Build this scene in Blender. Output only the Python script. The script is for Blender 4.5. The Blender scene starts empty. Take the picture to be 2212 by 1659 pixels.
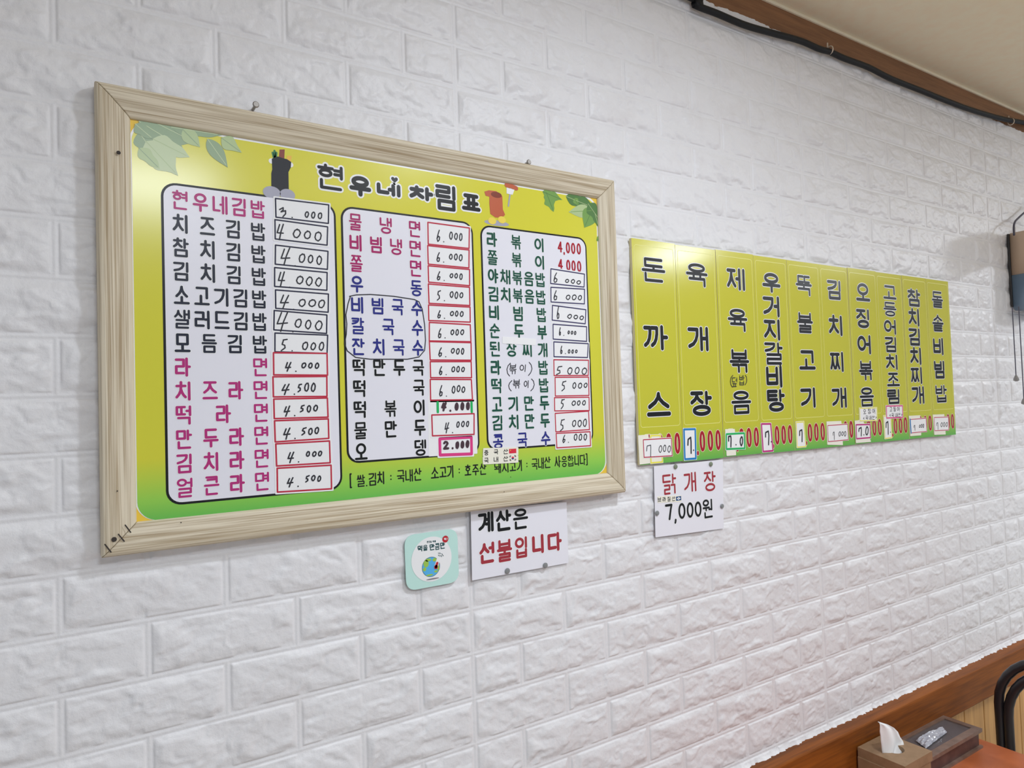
import bpy, bmesh, math, random
import numpy as np
from mathutils import Matrix, Vector
from mathutils.geometry import delaunay_2d_cdt as cdt

random.seed(4)
S = bpy.context.scene
COL = S.collection

# ------------------------------------------------------------------ camera
F, CX, CY = 1494.657, 1106.0, 829.5
CAM = np.array([-0.58369, -1.07370, 1.71042])
RB = np.array([[0.8435458, -0.0110719, 0.5369431],
               [-0.5360501, 0.0438412, 0.8430470],
               [-0.0328744, -0.9989772, 0.0310470]])
cd = bpy.data.cameras.new('camera'); cam = bpy.data.objects.new('camera', cd); COL.objects.link(cam)
cd.sensor_width = 36.0; cd.lens = F / 2212 * 36.0; cd.clip_start = 0.02
m = Matrix.Identity(4)
for i in range(3):
    m[i][0] = RB[i][0]; m[i][1] = -RB[i][1]; m[i][2] = -RB[i][2]; m[i][3] = CAM[i]
cam.matrix_world = m
S.camera = cam

# ------------------------------------------------------------------ world, lamps, exposure
W = bpy.data.worlds.new('room_air'); S.world = W; W.use_nodes = True
W.node_tree.nodes['Background'].inputs[0].default_value = (0.905, 0.975, 1.10, 1)
W.node_tree.nodes['Background'].inputs[1].default_value = 0.35

def area(name, loc, sx, sy, power, col=(0.90, 0.98, 1.10)):
    l = bpy.data.lights.new(name, 'AREA'); l.shape = 'RECTANGLE'; l.size = sx; l.size_y = sy
    l.energy = power; l.color = col
    o = bpy.data.objects.new(name, l); COL.objects.link(o); o.location = loc
    return o
area('ceiling_lamp', (0.40, -0.98, 2.66), 0.12, 0.12, 12)
area('ceiling_lamp', (-0.32, -2.10, 2.66), 0.50, 0.42, 23)
area('ceiling_lamp', (2.75, -2.15, 2.66), 0.35, 0.35, 16)
area('ceiling_lamp', (3.60, -1.28, 2.66), 0.20, 0.20, 36)
for lx, ly, lp in ((2.75, -2.12, 9), (3.6, -1.5, 9), (0.42, -1.9, 7)):      # added fill lights aimed upward to brighten the ceiling
    area('ceiling_fill', (lx, ly, 2.30), 0.5, 0.5, lp).rotation_euler = (math.pi, 0, 0)
S.view_settings.view_transform = 'Standard'; S.view_settings.look = 'None'
S.view_settings.gamma = 1.0; S.view_settings.exposure = 0.0
S.view_settings.use_curve_mapping = False

# ------------------------------------------------------------------ helpers
def lin(c):
    c /= 255.0
    return c / 12.92 if c <= 0.04045 else ((c + 0.055) / 1.055) ** 2.4
def alb(r, g, b, k=1.32):
    return tuple(min(0.88, lin(v) * k) for v in (r, g, b)) + (1.0,)

def mat(name, col, rough=0.5, spec=0.4, metal=0.0):
    mm = bpy.data.materials.new(name); mm.use_nodes = True
    b = mm.node_tree.nodes['Principled BSDF']
    b.inputs['Base Color'].default_value = col
    b.inputs['Roughness'].default_value = rough
    b.inputs['Specular IOR Level'].default_value = spec
    b.inputs['Metallic'].default_value = metal
    return mm
def nodes(mm):
    nt = mm.node_tree
    return nt, nt.nodes, nt.links, nt.nodes['Principled BSDF']

def ray(px, py):
    return RB @ np.array([(px - CX) / F, (py - CY) / F, 1.0])
def at(px, py, d=0.0):
    """point of the plane a distance d in front of the wall: (x, z)"""
    r = ray(px, py); s = (-d - CAM[1]) / r[1]; p = CAM + s * r
    return float(p[0]), float(p[2])

def tag(o, label=None, cat=None, group=None, kind=None):
    if label: o['label'] = label
    if cat: o['category'] = cat
    if group: o['group'] = group
    if kind: o['kind'] = kind
    return o
def empty(name, loc=(0, 0, 0)):
    o = bpy.data.objects.new(name, None); COL.objects.link(o); o.location = loc; o.empty_display_size = 0.05
    return o
def link(name, me, mats, parent=None):
    for x in (mats if isinstance(mats, (list, tuple)) else [mats]): me.materials.append(x)
    o = bpy.data.objects.new(name, me); COL.objects.link(o)
    if parent is not None: o.parent = parent
    return o

class MB:
    """collects faces in world space; build() makes one mesh object (origin at parent's origin)"""
    def __init__(s): s.v = []; s.f = []; s.m = []
    def face(s, pts, mi=0):
        b = len(s.v); s.v.extend(pts); s.f.append(tuple(range(b, b + len(pts)))); s.m.append(mi)
    def poly(s, xz, d, mi=0):
        s.face([(x, -d, z) for x, z in xz], mi)
    def slab(s, xz, d0, d1, mi=0, ms=None):
        """flat plate parallel to the wall, back at d0, front at d1; xz counter-clockwise"""
        ms = mi if ms is None else ms
        s.poly(xz, d1, mi)
        s.face([(x, -d0, z) for x, z in reversed(xz)], ms)
        n = len(xz)
        for i in range(n):
            a, b = xz[i], xz[(i + 1) % n]
            s.face([(a[0], -d0, a[1]), (b[0], -d0, b[1]), (b[0], -d1, b[1]), (a[0], -d1, a[1])], ms)
    def disc(s, x, z, r, d, mi=0, n=12, rz=None):
        rz = r if rz is None else rz
        s.poly([(x + r * math.cos(2 * math.pi * i / n), z + rz * math.sin(2 * math.pi * i / n)) for i in range(n)], d, mi)
    def stroke(s, pts, r, d, mi=0, n=10):
        s.union([(pts, r)], d, mi, n)
    def union(s, lines, d, mi=0, n=10):
        """several pen strokes merged into one flat shape"""
        K = 1000.0
        for attempt in range(6):
            V = []; Fc = []; ph = .31 + .173 * attempt; area_in = 0.0
            def add(P):
                b = len(V); V.extend([Vector((x * K, z * K)) for x, z in P]); Fc.append(list(range(b, b + len(P))))
                return abs(sum(P[i][0] * P[(i + 1) % len(P)][1] - P[(i + 1) % len(P)][0] * P[i][1] for i in range(len(P)))) / 2
            for pts, r0 in lines:
                r = r0 * (1 - .004 * attempt)
                for i, (x, z) in enumerate(pts):
                    if i == len(pts) - 1 and i and abs(x - pts[0][0]) + abs(z - pts[0][1]) < 1e-7: continue
                    area_in += add([(x + r * math.cos(2 * math.pi * (k + ph) / n), z + r * math.sin(2 * math.pi * (k + ph) / n)) for k in range(n)])
                for a, b in zip(pts, pts[1:]):
                    dx, dz = b[0] - a[0], b[1] - a[1]; L = math.hypot(dx, dz)
                    if L < 1e-7: continue
                    nx, nz = -dz / L * r, dx / L * r
                    area_in += add([(a[0] - nx, a[1] - nz), (b[0] - nx, b[1] - nz), (b[0] + nx, b[1] + nz), (a[0] + nx, a[1] + nz)])
            vv, _, ff, _, _, of = cdt(V, [], Fc, 0, 2e-4)
            F_ = []; tot = 0.0; bad = False
            for f, src in zip(ff, of):
                if not src: continue
                A = sum(vv[f[i]].x * vv[f[(i + 1) % len(f)]].y - vv[f[(i + 1) % len(f)]].x * vv[f[i]].y for i in range(len(f)))
                c = sum((vv[i] for i in f), Vector((0, 0))) / len(f) / K
                # a filled triangle must really lie on one of the strokes
                ok = False
                for pts, r in lines:
                    for a, b in zip(pts, pts[1:] if len(pts) > 1 else pts):
                        ax, az = b[0] - a[0], b[1] - a[1]; q = ax * ax + az * az
                        t = 0 if q == 0 else max(0, min(1, ((c.x - a[0]) * ax + (c.y - a[1]) * az) / q))
                        if (a[0] + ax * t - c.x) ** 2 + (a[1] + az * t - c.y) ** 2 <= (r * 1.02) ** 2: ok = True; break
                    if ok: break
                if not ok: bad = True; continue
                tot += abs(A) / 2 / K / K
                F_.append(f if A > 0 else f[::-1])
            if not bad and tot > area_in * .2: break
        b = len(s.v); s.v.extend([(v.x / K, -d, v.y / K) for v in vv])
        for f in F_: s.f.append(tuple(b + i for i in f)); s.m.append(mi)
    def box(s, x0, x1, y0, y1, z0, z1, mi=0):
        p = [(x, y, z) for x in (x0, x1) for y in (y0, y1) for z in (z0, z1)]
        for q in ((0, 1, 3, 2), (4, 6, 7, 5), (0, 4, 5, 1), (2, 3, 7, 6), (0, 2, 6, 4), (1, 5, 7, 3)):
            s.face([p[i] for i in q], mi)
    def tube(s, pts, r, n=12, mi=0, caps=True):
        P = [Vector(p) for p in pts]; rings = []
        up = None
        for i, p in enumerate(P):
            t = (P[min(i + 1, len(P) - 1)] - P[max(i - 1, 0)]).normalized()
            if up is None:
                up = Vector((0, 0, 1)) if abs(t.z) < 0.9 else Vector((1, 0, 0))
            u = (up - t * up.dot(t)).normalized(); w = t.cross(u); up = u
            b = len(s.v)
            rr = r[i] if isinstance(r, (list, tuple)) else r
            for k in range(n):
                a = 2 * math.pi * k / n
                s.v.append(tuple(p + (u * math.cos(a) + w * math.sin(a)) * rr))
            rings.append(b)
        for a, b in zip(rings, rings[1:]):
            for k in range(n):
                s.f.append((a + k, a + (k + 1) % n, b + (k + 1) % n, b + k)); s.m.append(mi)
        if caps:
            s.f.append(tuple(rings[0] + k for k in reversed(range(n)))); s.m.append(mi)
            s.f.append(tuple(rings[-1] + k for k in range(n))); s.m.append(mi)
    def lathe(s, c, prof, axis='y', n=24, mi=0):
        """prof: (radius, offset along axis)"""
        rings = []
        for r, h in prof:
            b = len(s.v); rings.append(b)
            for k in range(n):
                a = 2 * math.pi * k / n; u, w = r * math.cos(a), r * math.sin(a)
                s.v.append((c[0] + u, c[1] - h, c[2] + w) if axis == 'y' else (c[0] + u, c[1] + w, c[2] + h))
        for a, b in zip(rings, rings[1:]):
            for k in range(n):
                s.f.append((a + k, a + (k + 1) % n, b + (k + 1) % n, b + k)); s.m.append(mi)
        s.f.append(tuple(rings[-1] + k for k in range(n))); s.m.append(mi)
        s.f.append(tuple(rings[0] + k for k in reversed(range(n)))); s.m.append(mi)
    def build(s, name, mats, parent=None, smooth=False, bevel=0.0, seg=2, merge=False):
        off = np.zeros(3)
        q = parent
        while q is not None:
            off = off + np.array(q.location); q = q.parent
        me = bpy.data.meshes.new(name)
        me.from_pydata([tuple(np.array(v) - off) for v in s.v], [], s.f)
        for p, k in zip(me.polygons, s.m): p.material_index = k
        if smooth or merge:
            bm = bmesh.new(); bm.from_mesh(me); bmesh.ops.remove_doubles(bm, verts=bm.verts, dist=1e-5)
            bm.to_mesh(me); bm.free()
        if smooth:
            for p in me.polygons: p.use_smooth = True
        o = link(name, me, mats, parent)
        if bevel:
            bm = bmesh.new(); bm.from_mesh(me); bmesh.ops.remove_doubles(bm, verts=bm.verts, dist=1e-5)
            bmesh.ops.recalc_face_normals(bm, faces=bm.faces); bm.to_mesh(me); bm.free()
            b = o.modifiers.new('soft_edges', 'BEVEL'); b.width = bevel; b.segments = seg; b.limit_method = 'ANGLE'
        return o

def rrect(x0, z0, x1, z1, r, n=6):
    out = []
    for cx, cz, a0 in ((x1 - r, z0 + r, -90), (x1 - r, z1 - r, 0), (x0 + r, z1 - r, 90), (x0 + r, z0 + r, 180)):
        for i in range(n + 1):
            a = math.radians(a0 + 90 * i / n); out.append((cx + r * math.cos(a), cz + r * math.sin(a)))
    return out
def rquad(q, r, n=5):
    """rounded quad from TL, TR, BR, BL (x, z); returned counter-clockwise"""
    P = [Vector(p) for p in (q[3], q[2], q[1], q[0])]; out = []
    for i in range(4):
        p, a, b = P[i], P[i - 1], P[(i + 1) % 4]
        s0 = p + (a - p).normalized() * r; s1 = p + (b - p).normalized() * r
        for k in range(n + 1):
            t = k / n; out.append(tuple((1 - t) ** 2 * s0 + 2 * t * (1 - t) * p + t * t * s1))
    return out
def grow(q, e):
    c = [sum(p[i] for p in q) / 4 for i in (0, 1)]
    sx = [-1, 1, 1, -1]; sz = [1, 1, -1, -1]
    return [(p[0] + sx[i] * e, p[1] + sz[i] * e) for i, p in enumerate(q)]

# ------------------------------------------------------------------ stroke lettering
CHO = "ㄱㄲㄴㄷㄸㄹㅁㅂㅃㅅㅆㅇㅈㅉㅊㅋㅌㅍㅎ"
JUNG = "ㅏㅐㅑㅒㅓㅔㅕㅖㅗㅘㅙㅚㅛㅜㅝㅞㅟㅠㅡㅢㅣ"
JONG = ["", "ㄱ", "ㄲ", "ㄳ", "ㄴ", "ㄵ", "ㄶ", "ㄷ", "ㄹ", "ㄺ", "ㄻ", "ㄼ", "ㄽ", "ㄾ", "ㄿ", "ㅀ", "ㅁ", "ㅂ", "ㅄ", "ㅅ", "ㅆ", "ㅇ", "ㅈ", "ㅊ", "ㅋ", "ㅌ", "ㅍ", "ㅎ"]
DBL = {"ㄲ": "ㄱ", "ㄸ": "ㄷ", "ㅆ": "ㅅ", "ㅉ": "ㅈ"}
def ell(cx, cy, rx, ry, n=18):
    return [(cx + rx * math.sin(2 * math.pi * i / n), cy - ry * math.cos(2 * math.pi * i / n)) for i in range(n + 1)]
def jamo(c, box, leg=False):
    x0, y0, x1, y1 = box; w, h = x1 - x0, y1 - y0
    if c in DBL:
        g = 0.14 * w
        return jamo(DBL[c], (x0, y0, x0 + (w - g) / 2, y1), leg) + jamo(DBL[c], (x0 + (w + g) / 2, y0, x1, y1), leg)
    if c == "ㄺ":
        return jamo("ㄹ", (x0, y0, x0 + w * .48, y1)) + jamo("ㄱ", (x0 + w * .66, y0, x1, y1))
    G = [(0, 0), (1, 0), (1, 1)]
    if leg: G = [(0, 0), (1, 0), (.97, .34), (.82, .62), (.5, .86), (.02, 1)]
    T = {
        "ㄱ": [G], "ㅋ": [G, [(.1, .48), (.93, .44)]],
        "ㄴ": [[(0, 0), (0, 1), (1, 1)]],
        "ㄷ": [[(1, 0), (0, 0), (0, 1), (1, 1)]],
        "ㅌ": [[(1, 0), (0, 0), (0, 1), (1, 1)], [(0, .5), (.95, .5)]],
        "ㄹ": [[(0, 0), (1, 0), (1, .5), (0, .5), (0, 1), (1, 1)]],
        "ㅁ": [[(0, 0), (1, 0), (1, 1), (0, 1), (0, 0)]],
        "ㅂ": [[(0, 0), (0, 1), (1, 1), (1, 0)], [(0, .48), (1, .48)]],
        "ㅅ": [[(.5, 0), (.46, .3), (.3, .66), (0, 1)], [(.5, .12), (.56, .4), (.74, .72), (1, 1)]],
        "ㅇ": [ell(.5, .5, .5, .5)],
        "ㅈ": [[(.02, 0), (.98, 0)], [(.52, 0), (.46, .4), (.3, .72), (0, 1)], [(.5, .3), (.6, .58), (.76, .8), (1, 1)]],
        "ㅊ": [[(.5, 0), (.5, .25)], [(.02, .25), (.98, .25)], [(.5, .25), (.46, .55), (.28, .8), (0, 1)], [(.5, .5), (.62, .7), (.78, .86), (1, 1)]],
        "ㅍ": [[(0, 0), (1, 0)], [(0, 1), (1, 1)], [(.28, 0), (.28, 1)], [(.72, 0), (.72, 1)]],
        "ㅎ": [[(.5, 0), (.5, .24)], [(.0, .26), (1, .26)], ell(.5, .73, .4, .27)],
    }[c]
    return [[(x0 + a * w, y0 + b * h) for a, b in L] for L in T]
def syllable(ch):
    n = ord(ch) - 0xAC00
    c, v, f = CHO[n // 588], JUNG[n % 588 // 28], JONG[n % 28]
    out = []
    if v in "ㅏㅐㅑㅓㅔㅕㅖㅣ":
        ve = .5 if f else 1.0; m1 = .25 if f else .48
        lim = {"ㅏ": .55, "ㅐ": .46, "ㅑ": .55, "ㅓ": .58, "ㅔ": .44, "ㅕ": .58, "ㅖ": .46, "ㅣ": .66}[v]
        y0, y1 = (.02, .45) if f else (.06, .86)
        if f in ('ㄹ', 'ㄺ'): ve, m1, y1 = .44, .22, .36
        if c in "ㅎㅊ": y0 = -.03
        if c == "ㅇ" and not f: y0, y1 = .06, .8
        out += jamo(c, (0, y0, lim, y1), True)
        d = .09 if f else .13
        if v == "ㅏ": out += [[(.78, 0), (.78, ve)], [(.78, m1), (1, m1)]]
        elif v == "ㅑ": out += [[(.78, 0), (.78, ve)], [(.78, m1 - d), (1, m1 - d)], [(.78, m1 + d), (1, m1 + d)]]
        elif v == "ㅐ": out += [[(.68, 0), (.68, ve)], [(1, 0), (1, ve)], [(.68, m1), (1, m1)]]
        elif v == "ㅓ": out += [[(.97, 0), (.97, ve)], [(.72, m1), (.97, m1)]]
        elif v == "ㅕ": out += [[(.97, 0), (.97, ve)], [(.68, m1 - d), (.97, m1 - d)], [(.68, m1 + d), (.97, m1 + d)]]
        elif v == "ㅔ": out += [[(.73, 0), (.73, ve)], [(1, 0), (1, ve)], [(.54, m1), (.73, m1)]]
        elif v == "ㅖ": out += [[(.74, 0), (.74, ve)], [(1, 0), (1, ve)], [(.52, m1 - d), (.74, m1 - d)], [(.52, m1 + d), (.74, m1 + d)]]
        else: out += [[(.94, 0), (.94, ve)]]
        if f: out += jamo(f, (.1, .56 if f in ('ㄹ', 'ㄺ') else .64 if f == 'ㅂ' else .66, .92, 1))
    elif v in "ㅗㅛㅜㅠㅡ":
        if not f:
            if v in "ㅗㅛ":
                out += jamo(c, (.12, 0, .88, .6 if c in "ㅇㄱ" else .56))
                out += [[(0, .97), (1, .97)]] + ([[(.5, .62), (.5, .97)]] if v == "ㅗ" else [[(.34, .6), (.34, .97)], [(.66, .6), (.66, .97)]])
                if c == "ㄱ": out[-1] = [(.42, .48), (.42, .97)]
            elif v == "ㅡ": out += jamo(c, (.06, 0, .94, .6)) + [[(0, .95), (1, .95)]]
            else:
                out += jamo(c, (.12, 0, .88, .45)) + [[(0, .64), (1, .64)]]
                out += [[(.5, .64), (.5, 1)]] if v == "ㅜ" else [[(.32, .64), (.32, 1)], [(.68, .64), (.68, 1)]]
        else:
            out += jamo(c, (.12, 0, .88, .35 if c == 'ㅂ' else .31))
            if v == "ㅗ": out += [[(0, .52), (1, .52)], [(.5, .34), (.5, .52)]]
            elif v == "ㅜ": out += [[(0, .46), (1, .46)], [(.5, .46), (.5, .6)]]
            elif v == "ㅠ": out += [[(0, .44), (1, .44)], [(.33, .44), (.33, .62)], [(.67, .44), (.67, .62)]]
            else: out += [[(0, .48), (1, .48)]]
            out += jamo(f, (.12, .68, .88, 1))
    else:
        y1 = .3 if f else .42
        out += jamo(c, (0, 0, .55, y1))
        if v in "ㅘㅙㅚ": out += [[(.28, y1 + .06), (.28, y1 + .2)], [(-.02, y1 + .2), (.62, y1 + .2)]]
        elif v in "ㅝㅟ": out += [[(-.02, y1 + .14), (.62, y1 + .14)], [(.28, y1 + .14), (.28, y1 + .28)]]
        ve = .58 if f else 1.0
        if v == "ㅙ": out += [[(.74, 0), (.74, ve)], [(1, 0), (1, ve)], [(.74, .45), (1, .45)]]
        else: out += [[(.9, 0), (.9, ve)]]
        if v == "ㅝ": out += [[(.62, y1 + .25), (.9, y1 + .25)]]
        if f: out += jamo(f, (.14, .74, .92, 1))
    return out
DIG = {
    "0": [ell(.5, .5, .5, .5, 20)], "4": [[(.72, 1), (.72, 0), (0, .68), (1, .68)]],
    "7": [[(0, 0), (1, 0), (.85, .25), (.55, 1)]], "5": [[(.9, 0), (.15, 0), (.05, .45), (.5, .38), (.92, .55), (.95, .78), (.6, 1), (.05, .95)]],
    "2": [[(.05, .2), (.3, 0), (.75, .02), (.9, .28), (.6, .6), (0, 1), (1, 1)]],
    "3": [[(.0, .12), (.5, 0), (.85, .15), (.6, .42), (.25, .48), (.75, .5), (.9, .75), (.5, 1), (0, .92)]],
    "6": [[(.75, 0), (.35, .3), (.08, .65), (.1, .88), (.4, 1), (.8, .9), (.9, .7), (.6, .55), (.15, .7)]],
    "-": [[(0, .5), (1, .5)]], "[": [[(1, 0), (.2, 0), (.2, 1), (1, 1)]], "]": [[(0, 0), (.8, 0), (.8, 1), (0, 1)]],
    "(": [[(1, 0), (.45, .2), (.2, .5), (.45, .8), (1, 1)]], ")": [[(0, 0), (.55, .2), (.8, .5), (.55, .8), (0, 1)]],
    "<": [[(1, .1), (0, .5), (1, .9)]], ">": [[(0, .1), (1, .5), (0, .9)]],
    ",": [[(.6, .0), (.5, .5), (.2, 1)]], ".": [[(.5, .96), (.5, 1)]], ":": [[(.5, .3), (.5, .32)], [(.5, .75), (.5, .77)]],
    "!": [[(.5, 0), (.5, .65)], [(.5, .98), (.5, 1)]],
}
HAND = {
    "4": [[(.45, .05), (.08, .6), (.95, .55)], [(1, 0), (.62, .5), (.35, 1)]],
    "5": [[(.38, .05), (.15, .42), (.6, .5), (.6, .75), (0, 1)], [(.38, .08), (1, .0)]],
    "7": [[(0, .45), (.12, .1), (.85, .02), (.9, .3), (.75, 1)]],
    "3": [[(0, .3), (.5, .05), (.45, .3), (.15, .55), (.8, .35), (.75, .7), (.45, 1)]],
    "6": [[(.85, 0), (.4, .35), (.08, .8), (.3, 1), (.75, .9), (.9, .62), (.5, .55), (.2, .72)]],
    "0": [[(.6, 0), (.2, .2), (0, .6), (.15, .92), (.5, 1), (.85, .75), (1, .35), (.85, .05), (.5, .02)]],
    ".": [[(.4, .9), (.6, 1)]], ",": [[(.3, .8), (.6, 1)]],
}
def strokes_of(ch, hand=False):
    if hand and ch in HAND: return HAND[ch]
    if ch in DIG: return DIG[ch]
    return syllable(ch)
def dense(ch):
    n = ord(ch) - 0xAC00
    if n < 0: return 1.0
    v, f = JUNG[n % 588 // 28], JONG[n % 28]
    if f in ("ㄲ", "ㄹ", "ㅌ", "ㄺ") and v in "ㅗㅜㅡㅛㅠ": return .80
    if f and v in "ㅗㅜㅡㅛㅠㅚㅝ": return .88
    if f in ("ㄹ", "ㅂ", "ㄺ") or v in "ㅕㅐ" and f: return .84
    if f: return .93
    if CHO[n // 588] in "ㄲㄸㅉㅆ" or v in "ㅐㅔㅖㅙ": return .92
    return 1.0
def glyph(mb, ch, cx, cz, w, h, t, d, mi=0, halo=None, hd=0.0, hmi=1, slant=0.0, hand=False, jit=0.0):
    """one character centred at (cx, cz) inside w x h, stroke width t; halo = extra half-width behind"""
    r = t / 2 * (1.0 if hand else dense(ch))
    if not hand and dense(ch) < .9 and (ord(ch) - 0xAC00) % 28: r = min(r, .064 * h)
    pw, ph = max(w - 2 * r, 1e-5), max(h - 2 * r, 1e-5); HL = []; LL = []
    for L in strokes_of(ch, hand):
        P = []
        for u, v in L:
            x = cx + (u - .5) * pw + (0.5 - v) * ph * slant + random.uniform(-jit, jit) * w
            z = cz - (v - .5) * ph + random.uniform(-jit, jit) * h
            P.append((x, z))
        if halo: HL.append((P, r + halo))
        LL.append((P, r))
    if HL: mb.union(HL, hd, hmi, 10)
    mb.union(LL, d, mi, 8 if hand else 12)
def pxbox(x0, y0, x1, y1, d):
    """picture box of a sign's letter -> centre and true size on the plane"""
    cx, cy = (x0 + x1) / 2, (y0 + y1) / 2
    c = at(cx, cy, d); l = at(x0, cy, d); rr = at(x1, cy, d)
    w = rr[0] - l[0]
    s = abs(at(cx + 10, cy, d)[1] - at(cx - 10, cy, d)[1])     # z drift along a picture row
    hz = at(cx, y0, d)[1] - at(cx, y1, d)[1]
    h = hz - s * (x1 - x0) / 20
    return c[0], c[1], w, max(h, hz * .6)

# ------------------------------------------------------------------ materials
def wallpaper_mat():
    mm = mat('white_foam_brick', (0.80, 0.79, 0.80, 1), 0.42, 0.45)
    nt, N, L, b = nodes(mm)
    tc = N.new('ShaderNodeTexCoord')
    n1 = N.new('ShaderNodeTexNoise'); n1.inputs['Scale'].default_value = 160; n1.inputs['Detail'].default_value = 6
    n2 = N.new('ShaderNodeTexNoise'); n2.inputs['Scale'].default_value = 900; n2.inputs['Detail'].default_value = 2
    add = N.new('ShaderNodeMath'); add.operation = 'MULTIPLY_ADD'; add.inputs[1].default_value = 0.25
    bp = N.new('ShaderNodeBump'); bp.inputs['Strength'].default_value = 0.30; bp.inputs['Distance'].default_value = 0.0025
    L.new(tc.outputs['Object'], n1.inputs['Vector']); L.new(tc.outputs['Object'], n2.inputs['Vector'])
    L.new(n2.outputs['Fac'], add.inputs[0]); L.new(n1.outputs['Fac'], add.inputs[2])
    L.new(add.outputs[0], bp.inputs['Height']); L.new(bp.outputs['Normal'], b.inputs['Normal'])
    n3 = N.new('ShaderNodeTexNoise'); n3.inputs['Scale'].default_value = 9; n3.inputs['Detail'].default_value = 8; n3.inputs['Roughness'].default_value = .7
    cr = N.new('ShaderNodeValToRGB')
    cr.color_ramp.elements[0].position = .25; cr.color_ramp.elements[0].color = (0.735, 0.712, 0.715, 1)
    cr.color_ramp.elements[1].position = .5; cr.color_ramp.elements[1].color = (0.80, 0.79, 0.80, 1)
    L.new(tc.outputs['Object'], n3.inputs['Vector']); L.new(n3.outputs['Fac'], cr.inputs['Fac']); L.new(cr.outputs['Color'], b.inputs['Base Color'])
    return mm
def wood_mat(name, light, dark, scale=1.0, rough=0.55, knots=False, spec=.35, along='X', k=1.18, contrast=(.35, .65), sx=1.2, mixf=.42, fr=22):
    mm = mat(name, alb(*light), rough, spec)
    nt, N, L, b = nodes(mm)
    tc = N.new('ShaderNodeTexCoord'); mp = N.new('ShaderNodeMapping')
    sc = {'X': (sx, fr, fr), 'Z': (fr, fr, sx)}[along]
    mp.inputs['Scale'].default_value = tuple(v * scale for v in sc)
    n = N.new('ShaderNodeTexNoise'); n.inputs['Scale'].default_value = 3; n.inputs['Detail'].default_value = 5; n.inputs['Distortion'].default_value = .6
    wv = N.new('ShaderNodeTexNoise'); wv.inputs['Scale'].default_value = 14; wv.inputs['Detail'].default_value = 3
    mix = N.new('ShaderNodeMix'); mix.data_type = 'FLOAT'; mix.inputs[0].default_value = mixf
    cr = N.new('ShaderNodeValToRGB')
    cr.color_ramp.elements[0].position = contrast[0]; cr.color_ramp.elements[0].color = alb(*dark, k=k)
    cr.color_ramp.elements[1].position = contrast[1]; cr.color_ramp.elements[1].color = alb(*light, k=k)
    L.new(tc.outputs['Object'], mp.inputs['Vector']); L.new(mp.outputs['Vector'], n.inputs['Vector']); L.new(mp.outputs['Vector'], wv.inputs['Vector'])
    L.new(n.outputs['Fac'], mix.inputs[2]); L.new(wv.outputs['Fac'], mix.inputs[3])
    L.new(mix.outputs[0], cr.inputs['Fac']); L.new(cr.outputs['Color'], b.inputs['Base Color'])
    bp = N.new('ShaderNodeBump'); bp.inputs['Strength'].default_value = .15; bp.inputs['Distance'].default_value = .001
    L.new(mix.outputs[0], bp.inputs['Height']); L.new(bp.outputs['Normal'], b.inputs['Normal'])
    return mm
def board_mat(name, z0, z1, rough, dim=1.0):
    """printed sheet: yellow running into green along its lower edge"""
    mm = mat(name, alb(194, 189, 56), rough, .5)
    nt, N, L, b = nodes(mm)
    g = N.new('ShaderNodeNewGeometry'); sp = N.new('ShaderNodeSeparateXYZ'); mr = N.new('ShaderNodeMapRange')
    mr.inputs['From Min'].default_value = z0; mr.inputs['From Max'].default_value = z1
    cr = N.new('ShaderNodeValToRGB'); E = cr.color_ramp.elements
    E[0].position = 0.0; E[0].color = alb(94, 168, 72, k=1.32 * dim)
    E[1].position = 1.0; E[1].color = alb(195, 190, 58, k=1.32 * dim)
    e = E.new(.05); e.color = alb(132, 184, 70, k=1.32 * dim)
    e = E.new(.15); e.color = alb(188, 186, 52, k=1.32 * dim)
    L.new(g.outputs['Position'], sp.inputs[0]); L.new(sp.outputs['Z'], mr.inputs['Value']); L.new(mr.outputs[0], cr.inputs['Fac'])
    L.new(cr.outputs['Color'], b.inputs['Base Color'])
    return mm

M = {}
M['wall'] = wallpaper_mat()
M['frame'] = wood_mat('pale_greyed_pine', (205, 194, 172), (156, 138, 110), 1.0, .6, contrast=(.37, .53), sx=.5, mixf=.45, fr=44)
M['sheet'] = board_mat('printed_sheet', 1.572, 2.12, .19)
M['sheet2'] = board_mat('printed_strip', 1.578, 2.05, .15, .86)
M['paper'] = mat('white_paper', alb(208, 207, 217), .55, .4)
M['panelwhite'] = mat('printed_white', alb(207, 206, 216), .3, .5)
M['halo'] = mat('printed_bright_white', alb(228, 228, 232), .3, .5)
M['ink'] = mat('black_print', alb(24, 25, 27), .32, .28)
M['navyblack'] = mat('blue_black_print', alb(34, 37, 50), .32, .28)
M['magenta'] = mat('magenta_print', alb(160, 44, 108), .32, .28)
M['wine'] = mat('wine_print', alb(150, 32, 92), .32, .28)
M['navy'] = mat('navy_print', alb(42, 46, 118), .32, .28)
M['green'] = mat('dark_green_print', alb(28, 74, 60), .32, .28)
M['crimson'] = mat('crimson_print', alb(150, 24, 40), .32, .28)
M['cream'] = mat('cream_print', alb(222, 205, 170), .3, .5)
M['brick_red'] = mat('brick_red_print', alb(146, 44, 54), .4, .4)
M['pen'] = mat('black_pen', alb(38, 38, 44), .5, .3)
M['marker'] = mat('brown_black_marker', alb(64, 46, 54), .5, .3)
M['pinkpen'] = mat('pink_pen', alb(196, 56, 118), .45, .3)
M['redpen'] = mat('red_pen', alb(170, 42, 62), .45, .3)
M['navypen'] = mat('navy_pen', alb(52, 48, 86), .45, .3)
M['blackpen'] = mat('blue_black_pen', alb(34, 34, 56), .45, .3)
M['greenpen'] = mat('green_pen', alb(34, 160, 86), .45, .3)
M['bluepen'] = mat('blue_pen', alb(28, 112, 172), .45, .3)
M['magpen'] = mat('magenta_pen', alb(168, 34, 108), .45, .3)
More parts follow.
